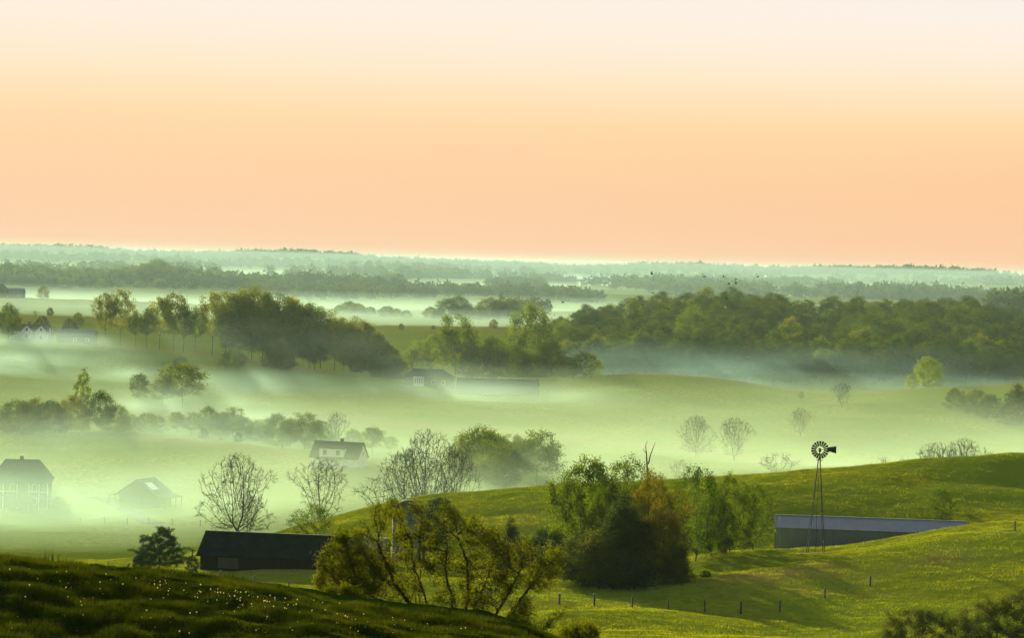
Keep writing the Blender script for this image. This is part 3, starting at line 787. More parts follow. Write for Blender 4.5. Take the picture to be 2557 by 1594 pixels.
T = [  # name, prototype, px, depth, top py, label, category, width
    ('round_tree', 'oak_b', 125, 1330, 768, 'small umbrella-shaped tree standing above the white farmhouse roof', 'tree', 1.0),
    ('bare_tree', 'bare_c', 88, 1300, 775, 'thin bare tree beside the umbrella-shaped tree', 'tree', 0.9),
    ('garden_shrub', 'dark_round', 105, 1110, 790, 'dark domed tree behind the white farmhouse', 'tree', 1.0),
    ('garden_shrub', 'dark_round', 175, 1110, 796, 'dark domed tree behind the grey farm shed', 'tree', 0.9),
    ('round_tree', 'dense_a', 195, 1260, 780, 'pale round tree in mist above the grey farm shed', 'tree', 1.0),
    ('round_tree', 'dense_g', 108, 2200, 711, 'pale gold tree beside the misty far barn', 'tree', 1.0),
    ('field_bush', 'bush_gold', 452, 1035, 890, 'wide gold bush alone on the slope below the hilltop row', 'bush', 1.25),
    ('field_bush', 'bush_gold', 580, 1040, 868, 'gold bush at the foot of the close stand', 'bush', 0.9),
    ('tall_tree', 'oak_a', 1136, 1130, 785, 'tall green tree with a bare leaning trunk in the middle valley', 'tree', 0.8),
    ('tall_tree', 'dense_a', 1322, 1140, 757, 'tall double-topped green tree left of the dark wood', 'tree', 0.72),
    ('valley_tree', 'dense_g', 1232, 1500, 797, 'orange-tinted small tree on the tan field edge', 'tree', 0.9),
    ('valley_tree', 'dense_b', 1002, 1480, 808, 'small round tree on the tan field, left of two', 'tree', 0.8),
    ('valley_tree', 'dense_b', 1082, 1480, 813, 'small round tree on the tan field, right of two', 'tree', 1.0),
    ('valley_tree', 'oak_a', 1052, 1105, 850, 'round green tree just above the columned house', 'tree', 0.9),
    ('valley_tree', 'bare_a', 1165, 1110, 845, 'half-bare tree under the tall leaning green tree', 'tree', 0.8),
    ('valley_tree', 'thin_misty', 1232, 1105, 840, 'thin-leaved tree between the two tall green trees', 'tree', 1.0),
    ('valley_tree', 'dense_a', 1200, 1110, 868, 'low leafy tree at the foot of the thin-leaved tree', 'tree', 1.0),
    ('valley_tree', 'dense_b', 1275, 1110, 860, 'low green tree at the foot of the double-topped tree, left side', 'tree', 1.0),
    ('valley_tree', 'oak_b', 1375, 1115, 850, 'low green tree at the foot of the double-topped tree, right side', 'tree', 1.0),
    ('valley_tree', 'dense_a', 1330, 1105, 880, 'bush-like tree directly below the double-topped tree', 'tree', 1.1),
    ('valley_tree', 'lime_a', 1462, 1100, 878, 'pale yellow-green round tree before the left end of the dark wood', 'tree', 1.2),
    ('valley_tree', 'lime_a', 1415, 1104, 890, 'smaller yellow-green tree touching the pale round tree', 'tree', 1.0),
    ('lime_tree', 'lime_a', 2318, 1098, 890, 'large pale lime tree standing alone before the dark wood', 'tree', 1.0),
    ('lime_tree', 'lime_a', 2275, 1090, 935, 'low lime bush at the left foot of the large lime tree', 'bush', 1.0),
    ('meadow_tree', 'dense_b', 2000, 1030, 978, 'small round misty tree on the right meadow slope', 'tree', 0.8),
    ('bare_tree', 'bare_b', 2103, 985, 955, 'bare spreading tree on the crest of the right meadow', 'tree', 1.15),
    ('bare_tree', 'bare_b', 1998, 880, 1018, 'bare branching tree in mist straight above the wind pump', 'tree', 1.1),
    ('bare_tree', 'bare_a', 1737, 800, 1036, 'pale slender bare tree, left of the misty pair', 'tree', 1.0),
    ('bare_tree', 'bare_b', 1832, 790, 1042, 'pale forked bare tree, right of the misty pair', 'tree', 1.05),
    ('meadow_tree', 'dense_a', 2385, 985, 970, 'misty round tree leftmost of the clump at the right edge', 'tree', 1.0),
    ('meadow_tree', 'dense_b', 2440, 975, 972, 'misty round tree in the middle of the clump at the right edge', 'tree', 1.0),
    ('meadow_tree', 'dense_a', 2475, 970, 985, 'misty low tree right of the clump near the edge', 'tree', 0.9),
    ('meadow_tree', 'cedar', 2540, 960, 957, 'dark ragged conifer at the right edge above the meadow', 'tree', 1.3),
    ('brushwood', 'brush', 1700, 660, 1148, 'upright bare brush behind the tree clump', 'bush', 1.0),
    ('brushwood', 'brush', 1940, 640, 1130, 'bare spiky brush left of the wind pump wheel', 'bush', 1.1),
    ('brushwood', 'brush', 2225, 560, 1140, 'faint bare brush on the crest right of the wind pump', 'bush', 1.2),
    ('bare_tree', 'bare_b', 2337, 560, 1102, 'faint small bare tree behind the right crest, left of two', 'tree', 0.9),
    ('bare_tree', 'bare_b', 2402, 560, 1092, 'faint small bare tree behind the right crest, right of two', 'tree', 0.9),
    ('brushwood', 'brush', 1360, 560, 1198, 'small tuft of brush behind the grassy crest left of the tree clump', 'bush', 0.7),
    # the misty farm valley on the left
    ('bare_tree', 'bare_a', 592, 505, 1128, 'large bare tree standing behind the black barn roof', 'tree', 0.95),
    ('bare_tree', 'bare_c', 618, 512, 1235, 'small bare tree beside the trunk of the large bare tree', 'tree', 0.8),
    ('bare_tree', 'bare_c', 800, 520, 1142, 'bare tree rising behind the round bush', 'tree', 1.05),
    ('bare_tree', 'bare_a', 1062, 545, 1070, 'tallest bare tree of the cluster behind the silo', 'tree', 0.9),
    ('bare_tree', 'bare_c', 1012, 548, 1118, 'bare tree on the left of the cluster behind the silo', 'tree', 1.0),
    ('bare_tree', 'bare_c', 1130, 545, 1108, 'slender bare tree on the right of the cluster behind the silo', 'tree', 0.8),
    ('brushwood', 'brush', 965, 545, 1185, 'wide bare brush at the left foot of the bare cluster', 'bush', 1.3),
    ('misty_tree', 'oak_b', 1195, 640, 1066, 'broad green tree fading in mist right of the bare cluster', 'tree', 1.05),
    ('misty_tree', 'dense_b', 1245, 655, 1095, 'green tree fading in mist behind the broad one', 'tree', 0.8),
    ('misty_tree', 'oak_a', 1340, 670, 1076, 'faint tree deep in mist left of the tree clump', 'tree', 0.95),
    ('misty_tree', 'dense_a', 690, 735, 1033, 'brownish misty tree left of the saltbox house, first from it but one', 'tree', 0.8),
    ('misty_tree', 'oak_a', 760, 720, 1032, 'wide fan-shaped misty tree directly left of the saltbox house', 'tree', 1.1),
    ('bare_tree', 'bare_c', 838, 730, 1028, 'bare misty tree rising behind the saltbox house', 'tree', 0.85),
    ('misty_tree', 'thin_misty', 930, 725, 1066, 'thin misty tree right of the saltbox house', 'tree', 1.2),
    ('misty_tree', 'thin_misty', 975, 735, 1090, 'low misty tree further right of the saltbox house', 'tree', 1.2),
    ('misty_tree', 'dense_b', 365, 775, 1030, 'round misty tree just right of the dark hedge trees', 'tree', 1.0),
    ('misty_tree', 'thin_misty', 440, 770, 1028, 'pale misty tree in the middle of the hedge line', 'tree', 1.1),
    ('misty_tree', 'oak_b', 520, 770, 1015, 'misty green tree above the three dark shrubs, left', 'tree', 0.9),
    ('misty_tree', 'oak_a', 580, 765, 1018, 'misty green tree above the three dark shrubs, right', 'tree', 0.9),
    ('misty_tree', 'dense_a', 640, 760, 1050, 'low misty tree closing the hedge line', 'tree', 0.9),
    ('dark_shrub', 'dark_shrub', 508, 745, 1070, 'dark shrub below the hedge line, left of three', 'bush', 0.9),
    ('dark_shrub', 'dark_shrub', 552, 735, 1093, 'low dark shrub below the hedge line, middle of three', 'bush', 1.2),
    ('dark_shrub', 'dark_shrub', 595, 730, 1080, 'dark shrub below the hedge line, right of three', 'bush', 0.9),
    ('dark_shrub', 'cedar', 705, 705, 1106, 'small dark cone-shaped evergreen left of the saltbox house', 'tree', 0.9),
    ('hedge_tree', 'dense_a', 40, 760, 1000, 'dense round tree at the left edge of the dark hedge', 'tree', 1.25),
    ('hedge_tree', 'dense_g', 85, 765, 995, 'dense gold-topped tree second from the left in the dark hedge', 'tree', 1.2),
    ('hedge_tree', 'dense_a', 125, 762, 1000, 'dense tree third from the left in the dark hedge', 'tree', 1.0),
    ('hedge_tree', 'dense_g', 178, 765, 988, 'gold-topped tree under the narrow poplar', 'tree', 0.95),
    ('hedge_tree', 'oak_b', 252, 762, 975, 'taller leafy tree right of the narrow poplar', 'tree', 0.8),
    ('hedge_tree', 'dense_a', 290, 765, 1010, 'low leafy tree at the right end of the dark hedge', 'tree', 1.0),
    ('poplar_tree', 'poplar', 205, 775, 918, 'narrow poplar-like tree rising out of the dark hedge', 'tree', 0.9),
    ('misty_tree', 'thin_misty', 347, 870, 932, 'thin tree with a bare trunk fading in mist', 'tree', 0.8),
    ('misty_tree', 'thin_misty', 455, 880, 905, 'wide ghostly tree in the mist bank', 'tree', 1.4),
    ('misty_tree', 'thin_misty', 405, 880, 945, 'low ghostly tree in the mist bank', 'tree', 1.3),
    ('field_bush', 'bush_gold', 55, 612, 1225, 'gold bush in front of the big misty house', 'bush', 0.8),
    ('field_bush', 'bush_gold', 145, 625, 1240, 'low gold bush at the right corner of the big misty house', 'bush', 1.0),
    # near farmyard
    ('pine_tree', 'pine', 398, 347, 1312, 'dark bushy pine standing left of the black barn', 'tree', 1.1),
    ('dark_shrub', 'dark_shrub', 480, 346, 1386, 'small dark shrub between the pine and the black barn', 'bush', 0.75),
    ('dark_shrub', 'dark_shrub', 345, 346, 1386, 'small dark shrub at the left foot of the pine', 'bush', 0.8),
    ('round_bush', 'globe', 778, 400, 1256, 'round twiggy gold bush behind the black barn', 'bush', 1.2),
    ('dark_tree', 'dark_shrub', 1096, 420, 1240, 'dark rounded evergreen right of the silo', 'tree', 0.95),
    ('dark_tree', 'cedar', 1272, 372, 1290, 'dark pointed evergreen half hidden by the willows', 'tree', 1.0),
    ('dark_tree', 'dark_shrub', 1362, 366, 1318, 'dark shrub between the willows and the tree clump', 'bush', 0.9),
    ('clump_tree', 'leafy_near_a', 1462, 368, 1135, 'tall green leafy tree on the left of the tree clump', 'tree', 0.82),
    ('clump_tree', 'leafy_near_c', 1560, 372, 1135, 'tall olive tree at the back of the tree clump', 'tree', 0.72),
    ('clump_tree', 'leafy_near_c', 1500, 356, 1215, 'bright green low tree in front of the tall left tree', 'tree', 0.9),
    ('clump_tree', 'rust_near', 1628, 352, 1175, 'big rust-brown tree in the middle of the tree clump', 'tree', 0.92),
    ('clump_tree', 'cedar', 1556, 344, 1226, 'dark cone-shaped cedar in front of the rust-brown tree', 'tree', 1.35),
    ('clump_tree', 'rust_near', 1652, 344, 1262, 'dusky rounded tree at the right front of the tree clump', 'tree', 0.95),
    ('clump_tree', 'dusk_round', 1462, 346, 1325, 'dark shrub at the left front of the tree clump', 'bush', 1.35),
    ('clump_tree', 'dusk_round', 1530, 342, 1300, 'dark shrub at the front of the tree clump below the cedar', 'bush', 1.3),
    ('clump_tree', 'dusk_round', 1685, 343, 1350, 'dark shrub at the right foot of the tree clump', 'bush', 0.75),
    ('slender_tree', 'leafy_near_b', 1738, 376, 1162, 'slender see-through tree right of the rust-brown tree', 'tree', 0.95),
    ('slender_tree', 'leafy_near_c', 1822, 384, 1178, 'leafy green tree left of the blue-roofed barn', 'tree', 0.85),
    ('slender_tree', 'leafy_near_b', 1880, 388, 1205, 'thin-leaved tree nearest the blue-roofed barn', 'tree', 1.1),
    ('slender_tree', 'leafy_near_c', 1778, 380, 1232, 'low green tree between the slender tree and the blue-roofed barn', 'tree', 0.9),
    ('barn_tree', 'globe_g', 2352, 432, 1218, 'upright green tree behind the blue-roofed barn', 'tree', 0.95),
    ('barn_tree', 'globe_g', 2420, 434, 1264, 'low green bush behind the right end of the blue-roofed barn', 'bush', 1.1),
    ('dark_shrub', 'dark_shrub', 1762, 350, 1425, 'low dark shrub on the slope right of the tree clump', 'bush', 1.5),
]
for name, key, px, Y, tp, lab, cat, sx in T:
    wide = {'misty_tree': 1.35, 'hedge_tree': 1.3, 'valley_tree': 1.25, 'meadow_tree': 1.3, 'tall_tree': 1.15}.get(name, 1.0)
    plant(name, key, px, Y, tp, lab, cat, sx=sx * wide)

# far trees one can still tell apart
FAR = [(60, 668, 2700, 'oak_a'), (20, 660, 2760, 'dense_a'), (100, 664, 2760, 'dense_a'), (140, 672, 2740, 'dense_b'), (180, 668, 2770, 'dense_a'), (225, 672, 2750, 'oak_b'), (270, 676, 2740, 'dense_a'), (305, 668, 2730, 'oak_a'), (330, 685, 2710, 'dense_b'),
       (362, 660, 2700, 'oak_a'), (393, 650, 2690, 'oak_b'), (420, 672, 2700, 'dense_a'), (448, 655, 2705, 'bare_c'), (470, 690, 2690, 'dense_b'), (500, 688, 2700, 'dense_a'), (530, 690, 2690, 'dense_a'), (555, 698, 2680, 'dense_b'),
       (25, 690, 2640, 'dense_b'), (70, 690, 2630, 'dense_a'), (120, 693, 2640, 'dense_a'), (165, 695, 2630, 'dense_b'), (215, 697, 2640, 'dense_a'), (255, 700, 2630, 'dense_a'), (300, 703, 2620, 'oak_b'), (350, 705, 2630, 'dense_a'), (400, 700, 2620, 'dense_a'), (440, 708, 2620, 'dense_b'), (480, 712, 2620, 'dense_a')]
far_b = sorted(t for t in FAR if t[2] > 2665); far_f = sorted(t for t in FAR if t[2] <= 2665)
for t in FAR:
    px, tp, Y, key = t
    rw, lst = ('skyline', far_b) if t in far_b else ('lower', far_f)
    plant('far_tree', key, px, Y, tp - 4, '%s hazy tree from the left in the %s row of the far left ridge' % (ORD[lst.index(t)], rw), 'tree', 'trees of the wood on the far left ridge', sx=1.9)
GROVE = [(860, 706), (880, 700), (900, 694), (920, 689), (935, 687), (950, 686), (968, 684), (985, 680), (1000, 688), (1012, 698), (890, 704), (930, 700), (960, 698), (995, 700)]
go = ordinals(GROVE)
for k, (px, tp) in enumerate(GROVE):
    plant('grove_tree', ('dense_a', 'dense_b', 'oak_b')[k % 3], px, 3260 - 12 * (k > 9), tp, '%s dark tree from the left in the lone grove on the far hilltop' % go[k], 'tree', 'trees of the lone hilltop grove', sx=1.3)
MID = [(1118, 745, 1900), (1145, 738, 1910), (1165, 762, 1890), (1225, 742, 1900), (1248, 748, 1890), (1272, 746, 1895), (1200, 765, 1880), (1075, 766, 1860), (1095, 772, 1850), (1290, 765, 1880), (870, 752, 1950), (895, 758, 1940), (925, 766, 1930), (845, 762, 1940), (965, 764, 1900), (990, 770, 1890), (1015, 775, 1880), (770, 758, 1960), (800, 764, 1950), (1180, 775, 1870), (1150, 778, 1860), (1240, 775, 1870)]
mo = ordinals(MID)
for k, (px, tp, Y) in enumerate(MID):
    plant('valley_tree', ('dense_a', 'oak_b', 'dense_b', 'dense_g')[k % 4], px, Y, tp, '%s hazy tree from the left in the misty vale between the two woods' % mo[k], 'tree', 'trees in the misty vale between the woods', sx=1.7)

HEDGE = [(330, 1035, 785, 'oak_b'), (395, 1038, 782, 'dense_a'), (478, 1030, 778, 'oak_a'), (548, 1028, 772, 'dense_b'), (612, 1042, 766, 'oak_b'), (662, 1048, 756, 'oak_a'), (725, 1045, 742, 'oak_b'), (795, 1050, 735, 'dense_a'), (880, 1072, 742, 'dense_a'), (1270, 1085, 690, 'oak_a'), (1300, 1095, 700, 'dense_b'), (1225, 1075, 665, 'oak_b'), (1150, 1100, 690, 'dense_a')]
for k, (px, tp, Y, key) in enumerate(HEDGE):
    plant('misty_tree', key, px, Y, tp, '%s from the left of the soft pale trees filling the misty hedge line' % ordinals(HEDGE)[k], 'tree', 'soft trees of the misty hedge line', sx=1.15)

# distant woods that read as one mass
def far_woods(name, label, pts, n_each, tri, seed):
    r = np.random.default_rng(seed)
    V = []
    for (px, Y, h) in pts:
        p = at(px, Y)
        w = h * r.uniform(0.4, 0.62)
        q = r.normal(0, 1, (n_each, 3)); q /= np.linalg.norm(q, axis=1, keepdims=True)
        q *= r.uniform(0.55, 1.0, (n_each, 1))
        c = np.array(p) + q * np.array([w, w, h * 0.5]) + np.array([0, 0, h * 0.5])
        d = r.normal(0, 1, (n_each, 3, 3)) * tri * h * 0.1
        V.append((c[:, None, :] + d).reshape(-1, 3))
    V = np.vstack(V)
    o = mesh_obj(name, np_mesh(name, V, np.arange(len(V)).reshape(-1, 3), M['leaf_far'], 3))
    return tag(o, label, 'woods', kind='stuff')
r0 = np.random.default_rng(5)
def groves(n, x0, x1, Y0, Y1, h0, h1, cut=0.12):
    out = []
    while len(out) < n:
        px, Y = r0.uniform(x0, x1), Y0 + (Y1 - Y0) * r0.uniform(0, 1) ** 1.3
        x = (px - 1278) / FPX * Y
        if pnoise(np.array([x / 430.0]), np.array([Y / 560.0]), 31)[0] + 0.5 * pnoise(np.array([x / 150.0]), np.array([Y / 330.0]), 51)[0] > cut: out.append((px, Y, r0.uniform(h0, h1)))
    return out
def band(n, x0, x1, Y0, Y1, h0, h1):
    return [(r0.uniform(x0, x1), r0.uniform(Y0, Y1), r0.uniform(h0, h1)) for _ in range(n)]
far_woods('distant_woods', 'hazy blue-green woods along the last ridge on the skyline', band(2200, -150, 2700, 7700, 8150, 11, 21), 50, 2.2, 31)
far_woods('distant_woods', 'hazy woods on the low ridges before the skyline', band(420, -100, 900, 5900, 6500, 12, 20) + band(260, 900, 2650, 6300, 6700, 10, 18), 50, 1.6, 32)
far_woods('distant_woods', 'hazy woods on the middle far ridge', band(130, 460, 770, 4600, 4850, 9, 15) + groves(170, 1000, 1500, 4300, 4900, 10, 18, 0.1) + groves(200, 1500, 2650, 4400, 5000, 9, 16, 0.1), 60, 1.5, 33)
far_woods('distant_woods', 'hazy hedges and woods below the lone hilltop grove', band(170, 540, 1500, 2850, 3000, 8, 14) + band(70, 1250, 1480, 2750, 2950, 10, 15) + groves(150, 1000, 1350, 3300, 3900, 9, 14, 0.1), 70, 1.3, 34)
far_woods('distant_woods', 'hazy undergrowth filling the wood on the far left ridge', band(260, -60, 575, 2640, 2790, 7, 13), 80, 1.4, 36)
far_woods('distant_woods', 'hazy scattered groves rolling away over the far fields', groves(1000, -80, 2650, 2900, 7300, 9, 18, 0.2), 60, 1.4, 37)
far_woods('distant_woods', 'hazy hedgerow trees scattered over the fields below the far ridge', groves(150, 560, 1500, 2150, 2800, 7, 13, 0.15), 90, 1.2, 38)
far_woods('distant_woods', 'hazy woods behind the dark wood on the right', groves(170, 1850, 2620, 2800, 3600, 10, 18, 0.1) + band(90, 2480, 2650, 1900, 2200, 12, 20), 80, 1.3, 35)

# ------------------------------------------------------------------ near willows and bushes, built singly
def hit(px, py, Y0, Y1, n=400):
    """first spot of the ground between depths Y0 and Y1 seen through picture point (px, py)"""
    a, b = ray(px, py)
    Y = np.linspace(Y0, Y1, n)
    below = ground_z(a * Y, Y) >= CZ + b * Y
    k = int(np.argmax(below)) if below.any() else n - 1
    return Vector((a * Y[k], Y[k], float(ground_z(a * Y[k], Y[k]))))

def near_tree(name, label, px, Y, blobs, stems, seed, nleaf=15000, lsize=0.085, sigma=0.13, leaf='leaf_willow', natt=800, cat='tree', tip=0.0085, step=0.15, wob=0.42, expo=2.1, twigs=3):
    """a crooked tree given by crown masses (px, py, half-width m, half-height m) at its own depth"""
    r = np.random.default_rng(seed)
    b = at(px, Y)
    pts = []
    tot = sum(w * h for _, _, w, h in blobs)
    for bx, by, w, h in blobs:
        c = np.array(P(bx, by, Y)) - np.array(b)
        q = r.normal(0, 1, (max(12, int(natt * w * h / tot)), 3))
        q /= np.linalg.norm(q, axis=1, keepdims=True)
        q *= r.uniform(0.25, 1, (len(q), 1)) ** 0.5
        pts.append(c + q * np.array([w, 0.75 * w + 0.15, h]))
    pts = np.vstack(pts)
    pts = pts[pts[:, 2] > 0.15]
    st = []
    for s in stems:
        line_ = [np.array(P(sx, sy, Y)) - np.array(b) for sx, sy in s]
        line_[0][2] = -0.25
        out = [line_[0]]
        for p, q in zip(line_[:-1], line_[1:]):
            n = max(2, int(np.linalg.norm(q - p) / step))
            for k in range(1, n + 1):
                o = p + (q - p) * k / n
                out.append(o + r.normal(0, 0.02, 3) + np.array([0, 0.12 * math.sin(3 * o[2] + seed), 0]))
        st.append(out)
    nodes, parent = colonize(pts, st, step, step * 1.5, step * 9, r, (0, 0, 0.1), wob)
    rad = radii_of(parent, tip, expo)
    e = empty(name, b)
    mesh_obj('trunk', wood_mesh('willow_trunk', nodes, parent, rad, M['bark'], 6, twigs, 0.22, r, 0.006), e)
    tips = nodes[rad <= np.quantile(rad, 0.75)]
    tips = tips[pnoise(tips[:, 0] * 3.0 + seed, tips[:, 2] * 3.0, seed) > -0.25]   # leaves come in tufts
    mesh_obj('crown', leaves_mesh('willow_crown', tips, nleaf, (sigma, sigma, sigma), lsize, M[leaf], r, 0.3, 0.4), e)
    return tag(e, label, cat)

near_tree('willow_tree', 'crooked gold willow with a long low limb reaching left over the pasture', 1078, 114,
          [(960, 1285, 0.75, 0.7), (920, 1345, 0.8, 0.75), (905, 1440, 1.25, 0.8), (1000, 1415, 0.8, 0.8), (850, 1475, 0.95, 0.55), (1000, 1480, 1.0, 0.7), (945, 1400, 0.7, 0.5)],
          [[(1080, 1560), (1060, 1490), (1035, 1420), (1025, 1350)], [(1075, 1560), (1000, 1530), (930, 1490), (870, 1450), (835, 1425)], [(1078, 1560), (985, 1460), (945, 1360)]], 71, nleaf=17000)
near_tree('willow_tree', 'crooked gold willow in the middle of the near willows', 1150, 116,
          [(1180, 1330, 0.75, 0.7), (1120, 1300, 0.65, 0.75), (1090, 1400, 0.95, 0.9), (1180, 1420, 0.9, 0.8), (1130, 1490, 1.0, 0.7), (1225, 1375, 0.5, 0.7)],
          [[(1135, 1570), (1128, 1500), (1112, 1430), (1118, 1350)], [(1155, 1570), (1170, 1480), (1165, 1400), (1140, 1340), (1180, 1310)], [(1150, 1570), (1200, 1490), (1230, 1410)]], 72, nleaf=14000)
near_tree('willow_tree', 'gold willow with slanting dark limbs leaning far to the right', 1228, 115,
          [(1290, 1385, 0.75, 0.75), (1370, 1400, 0.75, 0.65), (1340, 1450, 0.85, 0.6), (1260, 1460, 0.8, 0.75), (1300, 1525, 0.7, 0.5), (1200, 1500, 0.6, 0.6), (1225, 1345, 0.45, 0.5)],
          [[(1225, 1590), (1275, 1530), (1330, 1460), (1395, 1385)], [(1200, 1585), (1260, 1500), (1300, 1420)], [(1235, 1590), (1300, 1500), (1345, 1430), (1355, 1390)]], 73, nleaf=14000)
near_tree('willow_tree', 'high thin willow stems standing before the silo', 1030, 118,
          [(985, 1272, 0.45, 0.35), (1038, 1266, 0.4, 0.3), (1060, 1335, 0.5, 0.6), (1010, 1345, 0.5, 0.4)],
          [[(1040, 1560), (1035, 1440), (1025, 1360), (1000, 1290)], [(1045, 1560), (1050, 1450), (1048, 1340), (1055, 1270)]], 74, nleaf=6000, natt=300)
near_tree('willow_tree', 'shadowy rounded willow overlapping the right end of the black barn', 890, 113,
          [(868, 1352, 0.75, 0.5), (830, 1400, 0.65, 0.6), (890, 1400, 0.8, 0.6), (815, 1455, 0.6, 0.45), (870, 1460, 0.8, 0.5), (930, 1450, 0.6, 0.6)],
          [[(905, 1560), (895, 1480), (880, 1410), (865, 1370)], [(900, 1560), (860, 1490), (825, 1430)], [(910, 1560), (930, 1470), (940, 1420)]], 80, nleaf=15000, natt=600)
near_tree('willow_bush', 'low leafy willow bush at the foot of the leaning willow', 1310, 112,
          [(1310, 1572, 0.7, 0.35), (1285, 1560, 0.4, 0.3)], [[(1310, 1610), (1305, 1575)], [(1320, 1610), (1360, 1570), (1404, 1535)]], 75, nleaf=4000, natt=140, cat='bush')
near_tree('willow_bush', 'small gold bush at the bottom edge right of the willows', 1455, 118,
          [(1450, 1582, 0.9, 0.45), (1420, 1592, 0.5, 0.4)], [[(1450, 1640), (1445, 1590)], [(1460, 1640), (1470, 1580)]], 76, nleaf=5000, natt=160, cat='bush')
near_tree('willow_bush', 'twiggy gold bush left of the willows against the pasture', 880, 108,
          [(860, 1490, 0.8, 0.4), (905, 1520, 0.6, 0.35)], [[(900, 1560), (880, 1510), (845, 1480)], [(905, 1560), (915, 1510)]], 77, nleaf=3500, natt=160, cat='bush')
near_tree('hedge_bush', 'dark twiggy bush at the bottom right edge, left of two', 2290, 255,
          [(2300, 1552, 2.3, 1.2), (2235, 1568, 1.5, 1.0), (2390, 1558, 1.8, 1.2), (2300, 1592, 3.2, 0.9), (2400, 1594, 2.2, 0.9), (2225, 1598, 1.6, 0.7)], [[(2300, 1640), (2295, 1570)], [(2290, 1640), (2240, 1570), (2215, 1530)], [(2310, 1640), (2370, 1570)]], 78, nleaf=34000, lsize=0.12, sigma=0.2, leaf='leaf_dusk', natt=420, cat='bush', step=0.24, twigs=3)
near_tree('hedge_bush', 'dark twiggy bush in the bottom right corner', 2490, 250,
          [(2490, 1538, 2.4, 1.7), (2555, 1520, 1.8, 1.6), (2425, 1565, 1.5, 1.1), (2490, 1592, 3.0, 1.0), (2560, 1580, 2.0, 1.2)], [[(2490, 1650), (2490, 1560), (2510, 1510)], [(2495, 1650), (2540, 1560)], [(2485, 1650), (2440, 1580)]], 79, nleaf=36000, lsize=0.12, sigma=0.2, leaf='leaf_dusk', natt=420, cat='bush', step=0.24, twigs=3)

# dead forked branches above the clump
def snag():
    Y = 372
    b = at(1618, Y)
    e = empty('dead_snag', b)
    q = lambda x, y: Vector(P(x, y, Y)) - b
    MB().tube([(0, 0, -0.3), q(1619, 1300), q(1618, 1200), q(1615, 1150), q(1614, 1130), q(1612, 1115), q(1616, 1100)], [.2, .17, .13, .10, .07, .05, .02], 6).build('trunk', M['bark'], e)
    MB().tube([q(1619, 1160), q(1624, 1138), q(1630, 1122), q(1637, 1104)], [.10, .07, .05, .02], 5).build('branch', M['bark'], e)
    MB().tube([q(1614, 1134), q(1609, 1127), q(1605, 1120)], [.05, .04, .02], 5).build('branch', M['bark'], e)
    tag(e, 'forked dead branches sticking out above the tree clump', 'tree')
snag()

# ------------------------------------------------------------------ buildings
M['roof_black'] = surf_mat('roof_black', (0.014, 0.020, 0.012), (0.007, 0.010, 0.007), rough=0.9, scale=0.8, spec=0.04)
M['wall_black'] = surf_mat('wall_black', (0.024, 0.019, 0.012), (0.012, 0.010, 0.007), rough=0.9, spec=0.05, scale=2, stretch=(6, 6, 0.5))
M['roof_blue'] = surf_mat('roof_blue', (0.115, 0.138, 0.150), (0.085, 0.105, 0.120), rough=0.5, scale=0.6, spec=0.4)
M['wall_grey'] = surf_mat('wall_grey', (0.12, 0.14, 0.115), (0.085, 0.10, 0.085), rough=0.7, scale=1.0, stretch=(5, 5, 0.4))
M['wood_grey'] = surf_mat('wood_grey', (0.07, 0.065, 0.05), (0.04, 0.037, 0.03), rough=0.9, spec=0.08, scale=2, stretch=(6, 6, 0.5))
M['white'] = surf_mat('white_paint', (0.55, 0.58, 0.56), (0.45, 0.48, 0.47), rough=0.7, scale=1.5)
M['roof_slate'] = surf_mat('roof_slate', (0.05, 0.065, 0.06), (0.035, 0.045, 0.045), rough=0.9, scale=2, spec=0.08)
M['glass'] = surf_mat('window_glass', (0.02, 0.025, 0.03), (0.015, 0.02, 0.025), rough=0.15, scale=1, spec=0.5)
M['concrete'] = surf_mat('silo_concrete', (0.075, 0.095, 0.10), (0.05, 0.065, 0.07), rough=0.85, scale=0.9, stretch=(3, 3, 0.3))
M['post'] = surf_mat('post_wood', (0.035, 0.034, 0.028), (0.02, 0.019, 0.015), rough=0.95, scale=5)
M['wire'] = surf_mat('wire', (0.12, 0.12, 0.11), rough=0.5, metal=0.7)
M['dark_steel'] = surf_mat('dark_steel', (0.010, 0.011, 0.014), (0.006, 0.007, 0.009), rough=0.8, scale=3, spec=0.1)
M['panel_white'] = surf_mat('roof_panel', (0.8, 0.82, 0.78), (0.7, 0.72, 0.7), rough=0.4, scale=2)
M['brick'] = surf_mat('chimney_brick', (0.12, 0.07, 0.05), (0.08, 0.05, 0.04), rough=0.9, scale=6)
M['gravel'] = surf_mat('gravel_track', (0.075, 0.085, 0.06), (0.05, 0.06, 0.04), rough=0.95, scale=1.5, spec=0.0)

